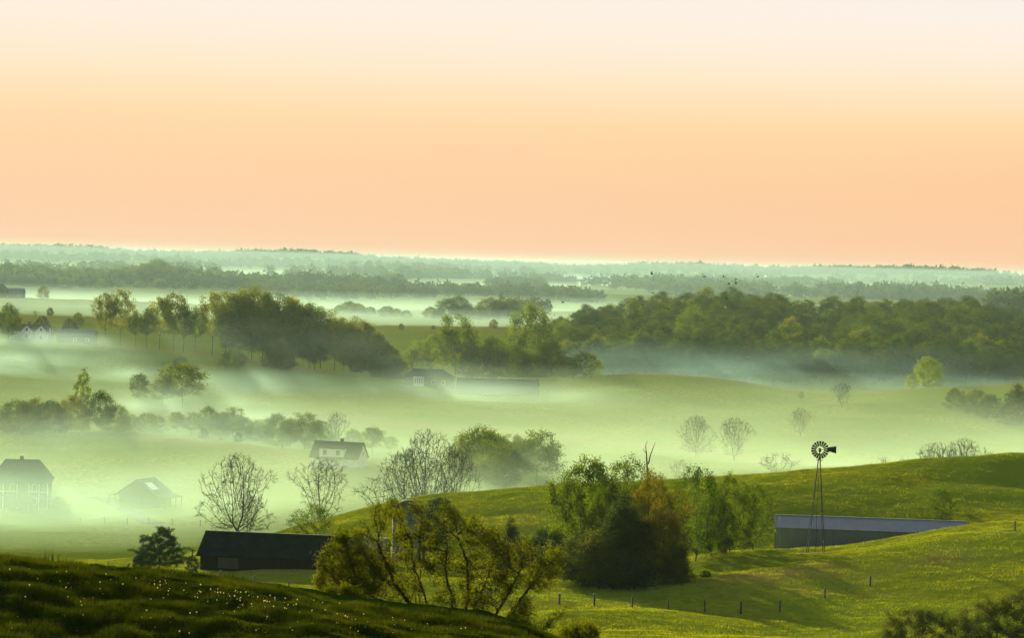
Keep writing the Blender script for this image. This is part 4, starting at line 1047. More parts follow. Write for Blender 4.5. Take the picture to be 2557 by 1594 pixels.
def gable_house(root, L, Wd, eave, ridge, wall, roof, over=0.35, t=0.12, ribs=0, rmat=None):
    """long side along x, front towards -y; returns the two roof slopes"""
    h = Wd / 2
    MB().prism([(-h, -0.8), (h, -0.8), (h, eave), (0, ridge - 0.05), (-h, eave)], -L / 2, L / 2).build('wall', wall, root)
    sl = (ridge - eave) / h
    out = []
    for s in (-1, 1):
        e = MB()
        zE = eave - sl * over + t
        e.slab((-L / 2 - over, s * (h + over), zE), (L / 2 + over, s * (h + over), zE), (L / 2 + over, s * 0.02, ridge + t), (-L / 2 - over, s * 0.02, ridge + t), t)
        ro = e.build('roof_slope', roof, root)
        if ribs and s < 0:
            rb = MB()
            n = int(L / ribs)
            for k in range(n + 1):
                x = -L / 2 + k * L / n
                rb.slab((x - 0.03, s * (h + over), zE + 0.05), (x + 0.03, s * (h + over), zE + 0.05), (x + 0.03, s * 0.02, ridge + t + 0.05), (x - 0.03, s * 0.02, ridge + t + 0.05), 0.045)
            tag(rb.build('roof_rib', rmat or roof, ro), kind='stuff')
        out.append(ro)
    MB().box(-L / 2 - over, L / 2 + over, -0.12, 0.12, ridge + t - 0.01, ridge + t + 0.07).build('ridge_cap', roof, root)
    return out
def window(root, x, y, z, w, h, face=-1):
    f = MB().box(x - w / 2 - 0.08, x + w / 2 + 0.08, y + face * 0.06, y, z - 0.08, z + h + 0.08).build('window', M['white'], root)
    MB().box(x - w / 2, x + w / 2, y + face * 0.085, y + face * 0.05, z, z + h).build('pane', M['glass'], f)
    return f

# black barn
p = (at(520, 352) + at(836, 352)) / 2
b = empty('black_barn', (p.x - 0.1, 357, float(ground_z(p.x, 354)) + 0.1), math.radians(-8))
gable_house(b, 17.0, 8.4, 1.35, 3.75, M['wall_black'], M['roof_black'], 0.45, ribs=0.62)
MB().box(-6.2, -3.6, -4.27, -4.19, -0.3, 1.2).build('door', M['wood_grey'], b)
for k in range(40):   # battens on the front boards
    x = -8.4 + k * 0.43
    if -6.4 < x < -3.4: continue
    o_ = MB().box(x, x + 0.05, -4.235, -4.2, -0.3, 1.2).build('batten', M['wall_black'], b)
tag(b, 'long low black barn with a big dark roof behind the willows', 'barn')

# blue-roofed metal barn behind the crest
pa, pb = P(1938, 1386, 404), P(2404, 1372, 404)
cx = (pa[0] + pb[0]) / 2
b = empty('metal_barn', (cx, 404, P(2170, 1386, 404)[2]), math.radians(-6))
gable_house(b, 26.6, 8.5, 3.8, 5.1, M['wall_grey'], M['roof_blue'], 0.3, 0.08, ribs=0.75)
for k in range(34):
    x = -13.0 + k * 0.79
    if k == 0:
        wr = MB().box(x, x + 0.06, -4.29, -4.24, -0.6, 3.62).build('wall_rib', M['wall_grey'], b)
    else:
        wr2 = wr.copy(); COL.objects.link(wr2); wr2.location.x = k * 0.79
MB().box(-13.45, -13.38, -1.8, 1.8, -0.6, 2.9).build('sliding_door', M['wood_grey'], b)
tag(b, 'long metal barn with a blue-grey ribbed roof behind the grassy crest', 'barn')

# silo with its filling pipe, and a shed roof beside it
p = at(1014, 392)
s = empty('silo', p)
top = P(1014, 1249, 392)[2] - p.z
R_ = 2.0
cyl = top - 1.75
MB().lathe([(R_, -0.8), (R_, cyl)], 28).build('body', M['concrete'], s)
dm = [(R_ * 1.02, cyl - 0.02)] + [(R_ * 1.02 * math.cos(a), cyl + 1.75 * math.sin(a)) for a in np.linspace(0.02, 1.5, 9)]
MB().lathe(dm, 28).build('dome', M['roof_slate'], s)
bands = MB()
for k in range(9):
    z = 0.4 + k * (cyl - 0.6) / 8
    bands.lathe([(R_ + 0.005, z), (R_ + 0.04, z), (R_ + 0.04, z + 0.07), (R_ + 0.005, z + 0.07)], 28)
    bands.build('hoop', M['dark_steel'], s); bands = MB()
pipe = [(R_ + 0.42, -0.6, -0.4), (R_ + 0.42, -0.6, cyl)] + [(R_ + 0.42 - 0.9 * (1 - math.cos(a)) * 0.62, -0.5, cyl + 1.0 * math.sin(a)) for a in np.linspace(0.25, 1.7, 8)]
MB().tube(pipe, 0.16, 8).build('filling_pipe', M['concrete'], s)
tag(s, 'domed grey silo with a curved filling pipe, half hidden by willows', 'silo')
p = at(918, 384)
b = empty('small_shed', p, math.radians(-15))
gable_house(b, 5.2, 3.6, 2.2, 3.2, M['wood_grey'], M['wall_grey'], 0.25, 0.08)
tag(b, 'small grey-roofed shed left of the silo behind the willow twigs', 'shed')

# big misty house at the left edge, with a two-storey porch
p = at(52, 628)
b = empty('porch_house', p, math.radians(4))
MB().box(-6.5, 6.3, -3.2, 4.5, -0.8, 6.0).build('wall', M['wood_grey'], b)
hr = MB()
e = 6.0
c8 = [(-7.1, -5.6, e - 0.6), (6.9, -5.6, e - 0.6), (6.9, 5.1, e), (-7.1, 5.1, e)]
ra_, rb_ = (-3.6, 0, 10.4), (3.9, 0, 10.4)
hr.poly([c8[0], c8[1], rb_, ra_]).poly([c8[1], c8[2], rb_]).poly([c8[2], c8[3], ra_, rb_]).poly([c8[3], c8[0], ra_]).poly(list(reversed(c8)))
hr.build('roof', M['roof_slate'], b)
MB().box(-6.6, 6.4, -5.3, -3.22, 2.55, 2.75).build('porch_floor', M['wood_grey'], b)
for x in (-6.3, -3.4, -0.4, 2.2, 4.4, 6.2):
    MB().box(x - 0.09, x + 0.09, -5.25, -5.07, -0.8, 2.54).build('porch_post', M['white'], b)
    MB().box(x - 0.09, x + 0.09, -5.25, -5.07, 2.76, 5.42).build('porch_post', M['white'], b)
MB().box(-6.5, 6.3, -5.2, -5.12, 3.55, 3.63).build('porch_rail', M['white'], b)
for x in (-4.8, -1.6, 3.2): window(b, x, -3.2, 3.6, 0.9, 1.5); window(b, x, -3.2, 0.6, 0.9, 1.5)
MB().box(0.6, 1.6, -3.29, -3.21, -0.1, 2.0).build('door', M['roof_slate'], b)
MB().box(-0.4, 0.4, -0.35, 0.35, 9.8, 11.2).build('chimney', M['brick'], b)
tag(b, 'big dark house with a two-storey white-posted porch in the mist', 'house')

# misty barn with open lean-tos and a white roof panel
p = at(362, 626)
b = empty('lean_to_barn', p, math.radians(-24))
b['label'] = 'misty barn with open lean-to roofs and a bright white roof panel'; b['category'] = 'barn'
hw, ev, rg, L2 = 4.4, 3.3, 6.2, 3.6
wb = MB(); i0 = 0
wb.v = [(x, y, z) for y in (-L2, L2) for x, z in ((-hw, -0.8), (hw, -0.8), (hw, ev), (0, rg - 0.05), (-hw, ev))]
wb.f = [(0, 1, 2, 3, 4), (9, 8, 7, 6, 5)] + [(k, k + 5, (k + 1) % 5 + 5, (k + 1) % 5) for k in range(5)]
wb.build('wall', M['wood_grey'], b)
rs = []
for sgn in (-1, 1):
    m_ = MB().slab((sgn * (hw + .2), -L2 - .4, ev), (sgn * (hw + .2), L2 + .4, ev), (sgn * .02, L2 + .4, rg + .12), (sgn * .02, -L2 - .4, rg + .12), 0.1)
    rs.append(m_.build('roof_slope', M['roof_slate'], b))
    MB().slab((sgn * (hw + 2.9), -L2 - .3, ev - 0.85), (sgn * (hw + 2.9), L2 + .3, ev - 0.85), (sgn * (hw + .05), L2 + .3, ev - 0.06), (sgn * (hw + .05), -L2 - .3, ev - 0.06), 0.09).build('lean_to_roof', M['roof_slate'], b)
    for y in (-L2, -1.2, 1.2, L2):
        MB().box(sgn * (hw + 2.7) - .09, sgn * (hw + 2.7) + .09, y - .09, y + .09, -0.9, ev - 0.88).build('lean_to_post', M['post'], b)
def on_slope(x, y, lift):
    return (x, y, ev + (rg + .12 - ev) * (hw + .2 - x) / (hw + .18) + lift)
MB().slab(on_slope(3.4, -2.6, .05), on_slope(3.4, 0.2, .05), on_slope(1.3, 0.2, .05), on_slope(1.3, -2.6, .05), 0.04).build('roof_panel', M['panel_white'], rs[1])
MB().box(-1.3, 1.3, -L2 - .08, -L2 - .01, -0.4, 2.6).build('door', M['roof_slate'], b)

# white saltbox house in the mist
p = at(846, 662)
b = empty('saltbox_house', p, math.radians(-16))
gable_house(b, 11.6, 7.2, 2.2, 5.6, M['white'], M['roof_slate'], 0.3, 0.12)
dm_ = MB().box(-3.6, 2.4, -3.7, -0.4, 2.3, 4.25).build('dormer', M['white'], b)
MB().slab((-3.8, -3.95, 4.27), (2.6, -3.95, 4.27), (2.6, -0.5, 5.05), (-3.8, -0.5, 5.05), 0.1).build('dormer_roof', M['roof_slate'], dm_)
window(b, -2.2, -3.7, 2.75, 0.9, 1.2); window(b, 1.0, -3.7, 2.75, 0.9, 1.2)
MB().slab((-3.2, -5.2, 1.95), (2.6, -5.2, 1.95), (2.6, -3.75, 2.25), (-3.2, -3.75, 2.25), 0.1).build('porch_roof', M['roof_slate'], b)
for x in (-3.0, -0.3, 2.4): MB().box(x - .08, x + .08, -5.1, -4.94, -0.8, 1.88).build('porch_post', M['white'], b)
MB().box(0.2, 0.9, 0.1, 0.7, 5.2, 6.5).build('chimney', M['brick'], b)
w_ = MB().box(5.81, 5.87, -0.5, 0.5, 2.3, 3.6).build('window', M['white'], b)
MB().box(5.86, 5.89, -0.4, 0.4, 2.4, 3.5).build('pane', M['glass'], w_)
tag(b, 'white saltbox house with a long dark roof and a wide dormer in the mist', 'house')

# white farmhouse with two front gables on the left hill
p = at(78, 1098)
b = empty('white_farmhouse', p, 0)
MB().prism([(-3.5, -0.8), (3.5, -0.8), (3.5, 3.6), (0, 6.0), (-3.5, 3.6)], -8.0, 7.0).build('wall', M['white'], b)
for s in (-1, 1):
    MB().slab((-8.3, s * 3.9, 3.45), (7.3, s * 3.9, 3.45), (7.3, s * .02, 6.15), (-8.3, s * .02, 6.15), 0.12).build('roof_slope', M['roof_slate'], b)
for gx in (-0.9, 4.6):
    g = MB()
    g.v = [(gx + x, y, z) for y in (-5.4, -2.6) for x, z in ((-2.5, -0.8), (2.5, -0.8), (2.5, 3.3), (0, 5.9), (-2.5, 3.3))]
    g.f = [(0, 1, 2, 3, 4), (9, 8, 7, 6, 5)] + [(k, k + 5, (k + 1) % 5 + 5, (k + 1) % 5) for k in range(5)]
    gb = g.build('front_gable', M['white'], b)
    for s in (-1, 1):
        MB().slab((gx + s * 2.8, -5.6, 3.1), (gx + s * 2.8, -1.0, 3.1), (gx + s * .02, -1.0, 6.02), (gx + s * .02, -5.6, 6.02), 0.1).build('gable_roof', M['roof_slate'], gb)
    window(b, gx, -5.4, 3.6, 0.8, 1.1); window(b, gx, -5.4, 0.6, 0.9, 1.5)
MB().box(-1.3, -0.5, -0.4, 0.4, 5.6, 7.2).build('chimney', M['brick'], b)
tag(b, 'white farmhouse with two front gables on the left hill', 'house')

def shed(name, label, px, Y, L, Wd, ev, rg, rz, wall, roof, cat='shed', openings=3):
    p = at(px, Y)
    b = empty(name, p, math.radians(rz))
    gable_house(b, L, Wd, ev, rg, M[wall], M[roof], 0.3, 0.1)
    for k in range(openings):
        x = -L / 2 + (k + 0.5) * L / openings
        if k == 0: MB().box(x - 1.1, x + 1.1, -Wd / 2 - .07, -Wd / 2 + .0, -0.5, ev - 0.5).build('door', M['roof_slate'], b)
        else: window(b, x, -Wd / 2, 0.9, 1.0, 1.0)
    return tag(b, label, cat)
shed('farm_shed', 'long grey farm shed right of the white farmhouse', 192, 1094, 14.5, 7.5, 3.2, 5.2, -4, 'wood_grey', 'roof_blue')
shed('long_barn', 'long misty barn lying below the columned house', 1243, 1022, 29.0, 9.0, 3.0, 5.6, -3, 'wood_grey', 'roof_slate', 'barn', 1)
shed('far_barn', 'hazy blue-roofed barn at the far left edge', 38, 2062, 13.0, 8.0, 3.6, 7.0, -3, 'wood_grey', 'roof_blue', 'barn', 2)
shed('far_barn', 'tall hazy barn touching the left edge', 2, 2056, 9.0, 9.0, 5.0, 10.5, 80, 'wood_grey', 'roof_slate', 'barn', 2)
# house with a white columned porch
p = at(1075, 1038)
b = empty('columned_house', p, math.radians(-5))
MB().box(-9.0, 8.4, -4.0, 4.0, -0.8, 3.2).build('wall', M['wood_grey'], b)
hr = MB()
c8 = [(-9.6, -4.7, 3.2), (9.0, -4.7, 3.2), (9.0, 4.7, 3.2), (-9.6, 4.7, 3.2)]
ra_, rb_ = (-6.5, 0, 6.3), (4.2, 0, 6.3)
hr.poly([c8[0], c8[1], rb_, ra_]).poly([c8[1], c8[2], rb_]).poly([c8[2], c8[3], ra_, rb_]).poly([c8[3], c8[0], ra_]).poly(list(reversed(c8)))
hr.build('roof', M['roof_slate'], b)
MB().box(-5.6, -2.0, -6.1, -4.02, -0.8, 0.9).build('porch_base', M['white'], b)
for k in range(5):
    MB().box(-5.5 + k * 0.83, -5.28 + k * 0.83, -6.0, -5.8, 0.91, 3.1).build('column', M['white'], b)
MB().box(-5.8, -1.8, -6.2, -4.72, 3.11, 3.4).build('porch_roof', M['white'], b)
window(b, 1.5, -4.0, 0.9, 1.2, 1.3); window(b, 5.0, -4.0, 0.9, 1.2, 1.3)
tag(b, 'low house with a white columned porch at the foot of the left hill', 'house')

# ------------------------------------------------------------------ wind pump
p = at(2036, 381)
w = empty('wind_pump', p)
hub = Vector(P(2047, 1124, 381)) - p
tz = hub.z - 1.15
for sx, sy in ((-1, -1), (1, -1), (1, 1), (-1, 1)):
    MB().tube([(sx * 1.12, sy * 1.12, -0.3), (hub.x * 0.9 + sx * 0.12, sy * 0.12, tz)], [0.06, 0.045], 6).build('tower_leg', M['dark_steel'], w)
for k in range(6):
    f0, f1 = k / 7, (k + 1) / 7
    br = MB()
    c0 = lambda sx, sy, f: (hub.x * 0.9 * f + sx * (1.12 + (0.12 - 1.12) * f), sy * (1.12 + (0.12 - 1.12) * f), -0.3 + (tz + 0.3) * f)
    sq = ((-1, -1), (1, -1), (1, 1), (-1, 1))
    for q in range(4):
        a, c = sq[q], sq[(q + 1) % 4]
        br.tube([c0(*a, f1), c0(*c, f1)], 0.012, 4)
    br.build('girt', M['dark_steel'], w)
MB().tube([(0, 0, 0.2), (hub.x, 0, hub.z)], 0.028, 5).build('pump_rod', M['dark_steel'], w)
MB().box(hub.x - 0.42, hub.x + 0.42, -0.42, 0.42, tz - 0.28, tz - 0.22).build('platform', M['wood_grey'], w)
MB().box(hub.x - 0.16, hub.x + 0.16, -0.3, 0.25, hub.z - 0.3, hub.z + 0.2).build('gearbox', M['dark_steel'], w)
MB().tube([(hub.x, 0.0, tz - 0.2), (hub.x, 0.0, hub.z)], 0.07, 6).build('mast_pipe', M['dark_steel'], w)
wheel = MB()
for rr in (0.55, 1.05):
    n = 36
    ring = [(hub.x + rr * math.cos(2 * math.pi * k / n), -0.42, hub.z + rr * math.sin(2 * math.pi * k / n)) for k in range(n + 1)]
    wheel.tube(ring, 0.014, 4)
for k in range(6):
    a = 2 * math.pi * k / 6 + 0.2
    wheel.tube([(hub.x, -0.42, hub.z), (hub.x + 1.05 * math.cos(a), -0.42, hub.z + 1.05 * math.sin(a))], 0.013, 4)
wheel.tube([(hub.x, -0.55, hub.z), (hub.x, 0.0, hub.z)], 0.10, 8)
wh = wheel.build('wheel', M['dark_steel'], w)
NB = 18
bl = None
for k in range(NB):
    if bl is None:
        m_ = MB()
        i = 0
        n = 3
        for q in range(n + 1):      # one curved, pitched sail
            f = q / n
            rr = 0.50 + 0.70 * f
            hw_ = 0.075 + 0.085 * f
            m_.v += [(-hw_, -0.10 + 0.03 * f, rr), (0.0, 0.0, rr), (hw_, 0.055, rr)]
        for q in range(n):
            for c in (0, 1):
                m_.f.append((q * 3 + c, q * 3 + c + 1, q * 3 + c + 4, q * 3 + c + 3))
        blm = m_.mesh('sail', M['dark_steel'])
        bl = True
    o = mesh_obj('sail', blm, wh)
    o.location = (hub.x, -0.42, hub.z)
    o.rotation_euler = (0, 2 * math.pi * k / NB, 0)
MB().tube([(hub.x, 0.2, hub.z), (hub.x + 1.5, 0.35, hub.z)], 0.025, 5).build('tail_boom', M['dark_steel'], w)
v_ = MB()
prof = [(1.05, -0.10), (1.05, 0.30), (1.30, 0.36), (2.26, 0.50), (2.26, -0.48), (1.30, -0.22)]
v_.v = [(hub.x + x, 0.33, hub.z + z) for x, z in prof] + [(hub.x + x, 0.36, hub.z + z) for x, z in prof]
v_.f = [tuple(range(6)), tuple(reversed(range(6, 12)))] + [(k, k + 6, (k + 1) % 6 + 6, (k + 1) % 6) for k in range(6)]
v_.build('tail_vane', M['dark_steel'], w)
tag(w, 'tall wind pump with a many-bladed wheel and tail vane on a lattice tower', 'windmill')

# ------------------------------------------------------------------ fences
def fence(name, label, posts, wires=(0.35, 0.7, 1.05), pr=0.095, wire=True):
    """posts: (px, depth, height)"""
    root = empty(name, at(posts[0][0], posts[0][1]))
    tops = []
    for k, (px, Y, h) in enumerate(posts):
        b = at(px, Y)
        q = b - root.location
        lx, ly = random.uniform(-.07, .07), random.uniform(-.05, .05)
        r_ = pr * random.uniform(0.8, 1.3)
        MB().tube([q + Vector((0, 0, -0.3)), q + Vector((lx * .5, ly * .5, h * .5)), q + Vector((lx, ly, h))], [r_ * 1.1, r_, r_ * .95], 6).build('post', M['post'], root)
        tops.append((q, Vector((lx / max(h, .1), ly / max(h, .1), 1))))
    if wire:
        for z in wires:
            pts = []
            for k in range(len(tops)):
                q, d = tops[k]
                pts.append(q + d * z + Vector((0, -pr, 0)))
                if k < len(tops) - 1:
                    q2, d2 = tops[k + 1]
                    m_ = (q + d * z + q2 + d2 * z) / 2
                    pts.append(m_ + Vector((0, -pr, -0.03)))
            MB().tube(pts, 0.007, 4).build('wire', M['wire'], root)
    return tag(root, label, 'fence')
fence('pasture_fence', 'wire fence on wooden posts crossing the near pasture right of the willows', [(1218, 319, 1.25), (1308, 318, 1.3), (1396, 317, 1.25), (1484, 317, 1.3), (1578, 317, 1.3), (1669, 317, 1.35), (1760, 317, 1.35), (1850, 316, 1.4), (1947, 318, 1.3), (2060, 326, 1.25), (2172, 336, 1.25), (2534, 368, 1.3), (2650, 376, 1.3)])
fence('pasture_fence', 'wire fence on wooden posts along the left pasture behind the dark grassy hill', [(175, 330, 1.3), (241, 330, 1.35), (319, 329, 1.4), (394, 328, 1.3), (471, 327, 1.3), (551, 326, 1.25), (635, 325, 1.3), (720, 324, 1.35), (805, 323, 1.3), (895, 322, 1.3)])
fence('valley_fence', 'faint row of fence posts below the misty lean-to barn', [(200, 585, 1.4), (261, 583, 1.5), (318, 580, 1.4), (370, 578, 1.5), (430, 574, 1.4), (500, 570, 1.4), (560, 566, 1.4)], wires=(0.6, 1.1), pr=0.1)
fence('valley_fence', 'row of leaning posts in the yellow field left of the black barn', [(322, 395, 1.3), (400, 410, 1.3), (480, 425, 1.4), (545, 437, 1.3)], pr=0.1)
fence('meadow_fence', 'faint fence along the crest of the right meadow above the long barn', [(1160 + 45 * k, 1064, 1.4) for k in range(9)], wires=(0.6, 1.2), pr=0.1)

# gravel track by the misty barn
tr = [hit(px, py, 545, 700) for px, py in ((215, 1243), (262, 1246), (285, 1256), (305, 1270), (325, 1284), (345, 1296), (372, 1306), (405, 1312))]
tb = MB()
L_, R2 = [], []
dense = []
for a, c in zip(tr[:-1], tr[1:]):
    for k in range(8): dense.append(a.lerp(c, k / 8))
for k, q in enumerate(dense):
    d = (dense[min(k + 1, len(dense) - 1)] - dense[max(k - 1, 0)]); d.z = 0; d.normalize()
    n_ = Vector((-d.y, d.x, 0)) * 1.9
    for lst, o in ((L_, q + n_), (R2, q - n_)):
        lst.append(Vector((o.x, o.y, float(ground_z(o.x, o.y)) + 0.12)))
for k in range(len(dense) - 1):
    tb.poly([L_[k], R2[k], R2[k + 1], L_[k + 1]])
tag(tb.build('gravel_path', M['gravel']), kind='structure')

# ------------------------------------------------------------------ small things: weeds, dandelions, birds
M['weed'] = foliage_mat('weed_stalk', (0.05, 0.055, 0.012), (0.10, 0.10, 0.02), 0.4)
def weed(seed):
    r = np.random.default_rng(seed)
    m_ = MB()
    for k in range(6):
        a = r.uniform(0, 6.28); l = r.uniform(0.0, 0.12)
        h = r.uniform(0.5, 1.0)
        m_.tube([(0.02 * math.cos(a), 0.02 * math.sin(a), -0.05), (l * .6 * math.cos(a), l * .6 * math.sin(a), h * .6), (l * math.cos(a), l * math.sin(a), h)], [0.012, 0.016, 0.004], 3)
        for q in range(5):
            z = r.uniform(.35, 1) * h; b_ = r.uniform(0, 6.28)
            c = Vector((l * math.cos(a) * z / h, l * math.sin(a) * z / h, z))
            m_.poly([c, c + Vector((0.05 * math.cos(b_), .05 * math.sin(b_), .05)), c + Vector((0.02 * math.cos(b_), .02 * math.sin(b_), .1))])
    return m_.mesh('weed', M['weed'])
wms = [weed(k) for k in range(3)]
for k, (px, h) in enumerate([(112, .55), (120, .5), (131, .55), (145, .42), (165, .4), (183, .38), (200, .3), (270, .32), (300, .25)]):
    o = mesh_obj('weed', wms[k % 3])
    o.location = at(px, 97 + (k % 3))
    o.scale = (h, h, h)
    ordn = ['first', 'second', 'third', 'fourth', 'fifth', 'sixth', 'seventh', 'eighth', 'ninth'][k]
    tag(o, 'tall dry weed on the near hill crest, %s from the left' % ordn, 'weed', 'weeds on the near hill crest')

M['dandelion'] = foliage_mat('dandelion_head', (0.46, 0.40, 0.15), (0.68, 0.62, 0.34), 0.6, rnd=0.0)
def dandelion():
    m_ = MB()
    m_.tube([(0, 0, -0.03), (0.008, 0, 0.12), (0.0, 0.004, 0.235)], [0.005, 0.004, 0.004], 4)
    n_st = len(m_.f)
    r = np.random.default_rng(3)
    for k in range(60):
        d = Vector(r.normal(0, 1, 3)).normalized()
        s = d.orthogonal().normalized()
        t = d.cross(s)
        c = Vector((0, 0, 0.255)) + d * 0.027
        a = r.uniform(0, 6.28)
        e1 = (s * math.cos(a) + t * math.sin(a)) * 0.012; e2 = (s * math.cos(a + 2.1) + t * math.sin(a + 2.1)) * 0.012
        m_.poly([Vector((0, 0, 0.25)) + d * 0.006, c + e1, c + e2])
    me = m_.mesh('dandelion', M['weed'])
    me.materials.append(M['dandelion'])
    for i, f in enumerate(me.polygons):
        f.material_index = 1 if i >= n_st else 0
    return me
dme = dandelion()
rd = np.random.default_rng(55)
spots = []
for cxp, dpy, n, sx, sp in ((510, 18, 40, 70, 10), (690, 20, 28, 80, 12), (300, 15, 18, 110, 12), (120, 30, 18, 100, 22), (430, 75, 26, 200, 35), (680, 60, 24, 160, 30), (900, 30, 18, 110, 16), (220, 110, 16, 160, 40), (1120, 15, 8, 80, 8)):
    for _ in range(n):
        qx = float(rd.normal(cxp, sx))
        crest = float(np.interp(qx, [p_[0] for p_ in RELIEF[1]], [p_[1] for p_ in RELIEF[1]]))
        qy = crest + abs(float(rd.normal(dpy, sp))) + 3
        if 0 < qx < 1330 and qy < 1600: spots.append((qx, hit(qx, qy, 80, 97).y))
for px, Y in spots:
    if px < -60 or px > 1330: continue
    o = mesh_obj('dandelion', dme)
    o.location = at(px, Y)
    s = rd.uniform(0.3, 0.8)
    o.scale = (s, s, s)
    o.rotation_euler = (rd.normal(0, .12), rd.normal(0, .12), rd.uniform(0, 6.28))
    tag(o, 'pale dandelion seed head glowing in the dark grass of the near hill', 'dandelion', 'dandelion seed heads on the near hill')

M['bird'] = surf_mat('bird_feathers', (0.012, 0.012, 0.014), (0.02, 0.02, 0.022), rough=0.7, scale=8)
M['bird_white'] = surf_mat('bird_white', (0.75, 0.75, 0.72), (0.6, 0.6, 0.6), rough=0.7, scale=8)
def bird(name, flap, mat):
    b = MB()
    prof = [(-0.24, .012), (-0.17, .05), (-0.05, .075), (0.08, .065), (0.15, .04), (0.19, .038), (0.23, .025), (0.29, .004)]
    b.tube([(0, y, 0) for y, _ in prof], [r for _, r in prof], 8)
    body = len(b.f)
    b.poly([(-0.03, -0.2, 0.0), (0.03, -0.2, 0.0), (0.075, -0.38, 0.01), (-0.075, -0.38, 0.01)])
    for s in (-1, 1):
        z1, z2 = 0.22 * math.sin(flap), 0.22 * math.sin(flap) + 0.26 * math.sin(flap * 0.7)
        x1, x2 = s * 0.24 * math.cos(flap), s * (0.24 * math.cos(flap) + 0.28 * math.cos(flap * .7))
        b.poly([(s * .03, .09, .03), (x1, .12, z1 + .03), (x1, -.11, z1 + .02), (s * .03, -.12, .03)])
        b.poly([(x1, .12, z1 + .03), (x2, .0, z2 + .02), (x2, -.05, z2 + .02), (x1, -.11, z1 + .02)])
    return b.mesh(name, mat)
bms = [bird('bird', f, M['bird']) for f in (0.9, 0.25, -0.5, 0.6)]
BIRDS = [(1628, 685), (1632, 702), (1760, 690), (1807, 692), (1837, 698), (1892, 692), (1914, 687), (1820, 710), (1838, 709), (1629, 733), (1604, 761), (1669, 773), (1814, 748), (1406, 756), (1293, 770)]
where = ['upper of two black birds above the left half of the dark wood', 'lower of two black birds above the left half of the dark wood', 'black bird left in the flock over the wood top', 'black bird wings up in the middle of the flock over the wood top', 'small black bird right of the middle of the flock', 'black bird at the right of the flock, second from the end', 'black bird at the far right end of the flock', 'black bird low in the flock, left of two', 'black bird low in the flock, right of two', 'black bird touching the skyline of the dark wood', 'black bird before the left slope of the dark wood', 'black bird lowest before the left part of the dark wood', 'black bird before the crowns under the flock', 'lone black bird over the mist left of the dark wood', 'leftmost black bird beside the double-topped tree']
for k, (px, py) in enumerate(BIRDS):
    o = mesh_obj('bird', bms[k % 4])
    o.location = P(px, py, 640 + 25 * (k % 5))
    o.rotation_euler = (random.uniform(-.3, .3), random.uniform(-.5, .5), random.uniform(0, 6.28))
    o.scale = (1.6, 1.6, 1.6)
    tag(o, where[k], 'bird', 'birds over the dark wood')
o = mesh_obj('bird', bird('bird', 0.7, M['bird_white']))
o.location = P(1811, 769, 950); o.rotation_euler = (0.2, 0.6, 1.2); o.scale = (1.2, 1.2, 1.2)
tag(o, 'single white bird flying before the dark wood', 'bird', 'birds over the dark wood')

# ------------------------------------------------------------------ grass
M['blade_fore'] = foliage_mat('grass_fore', (0.005, 0.012, 0.001), (0.040, 0.048, 0.003), 0.45, (1.2, 1.15, 0.4), scale=0.9, rnd=0.0)  # blade tones darkened too, to carry the near hill's backlit shade
M['blade_pasture'] = foliage_mat('grass_pasture', (0.078, 0.110, 0.004), (0.170, 0.172, 0.007), 0.55, (1.15, 1.1, 0.5), scale=0.10, rnd=0.0)
def grass(name, label, n, u0, u1, Y0, Y1, h, w, mat, seed, keep=None, pw=1.0):
    r = np.random.default_rng(seed)
    Y = Y0 + (Y1 - Y0) * r.uniform(0, 1, n) ** pw
    x = r.uniform(u0, u1, n) * Y
    dens = pnoise(x / 1.7, Y / 1.7, 12) + 0.5 * pnoise(x / 5.0, Y / 5.0, 13)
    k = r.uniform(-0.7, 0.7, n) < dens + 0.35
    x, Y, dens = x[k], Y[k], dens[k]
    if keep is not None:
        k = keep(x, Y); x, Y, dens = x[k], Y[k], dens[k]
    z = ground_z(x, Y) - 0.02
    n = len(x)
    hh = h * r.uniform(0.5, 1.35, n) * (1 + 1.3 * np.clip(dens, -0.4, 0.9))
    a = r.uniform(0, 2 * np.pi, n)
    lean = r.normal(0, 0.45, (n, 2)) * hh[:, None]
    c = np.stack([x, Y, z], 1)
    s = np.stack([np.cos(a), np.sin(a), np.zeros(n)], 1) * (w * r.uniform(0.6, 1.4, n) * 0.5)[:, None]
    t = c + np.stack([lean[:, 0], lean[:, 1], hh], 1)
    V = np.stack([c - s, c + s, t], 1).reshape(-1, 3)
    o = mesh_obj(name, np_mesh(name, V, np.arange(len(V)).reshape(-1, 3), mat, 3))
    return tag(o, label, 'grass', kind='stuff')
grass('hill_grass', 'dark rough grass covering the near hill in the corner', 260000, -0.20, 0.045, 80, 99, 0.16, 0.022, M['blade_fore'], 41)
grass('pasture_grass', 'yellow-green grass covering the near pastures', 780000, -0.17, 0.20, 236, 486, 0.13, 0.05, M['blade_pasture'], 42)

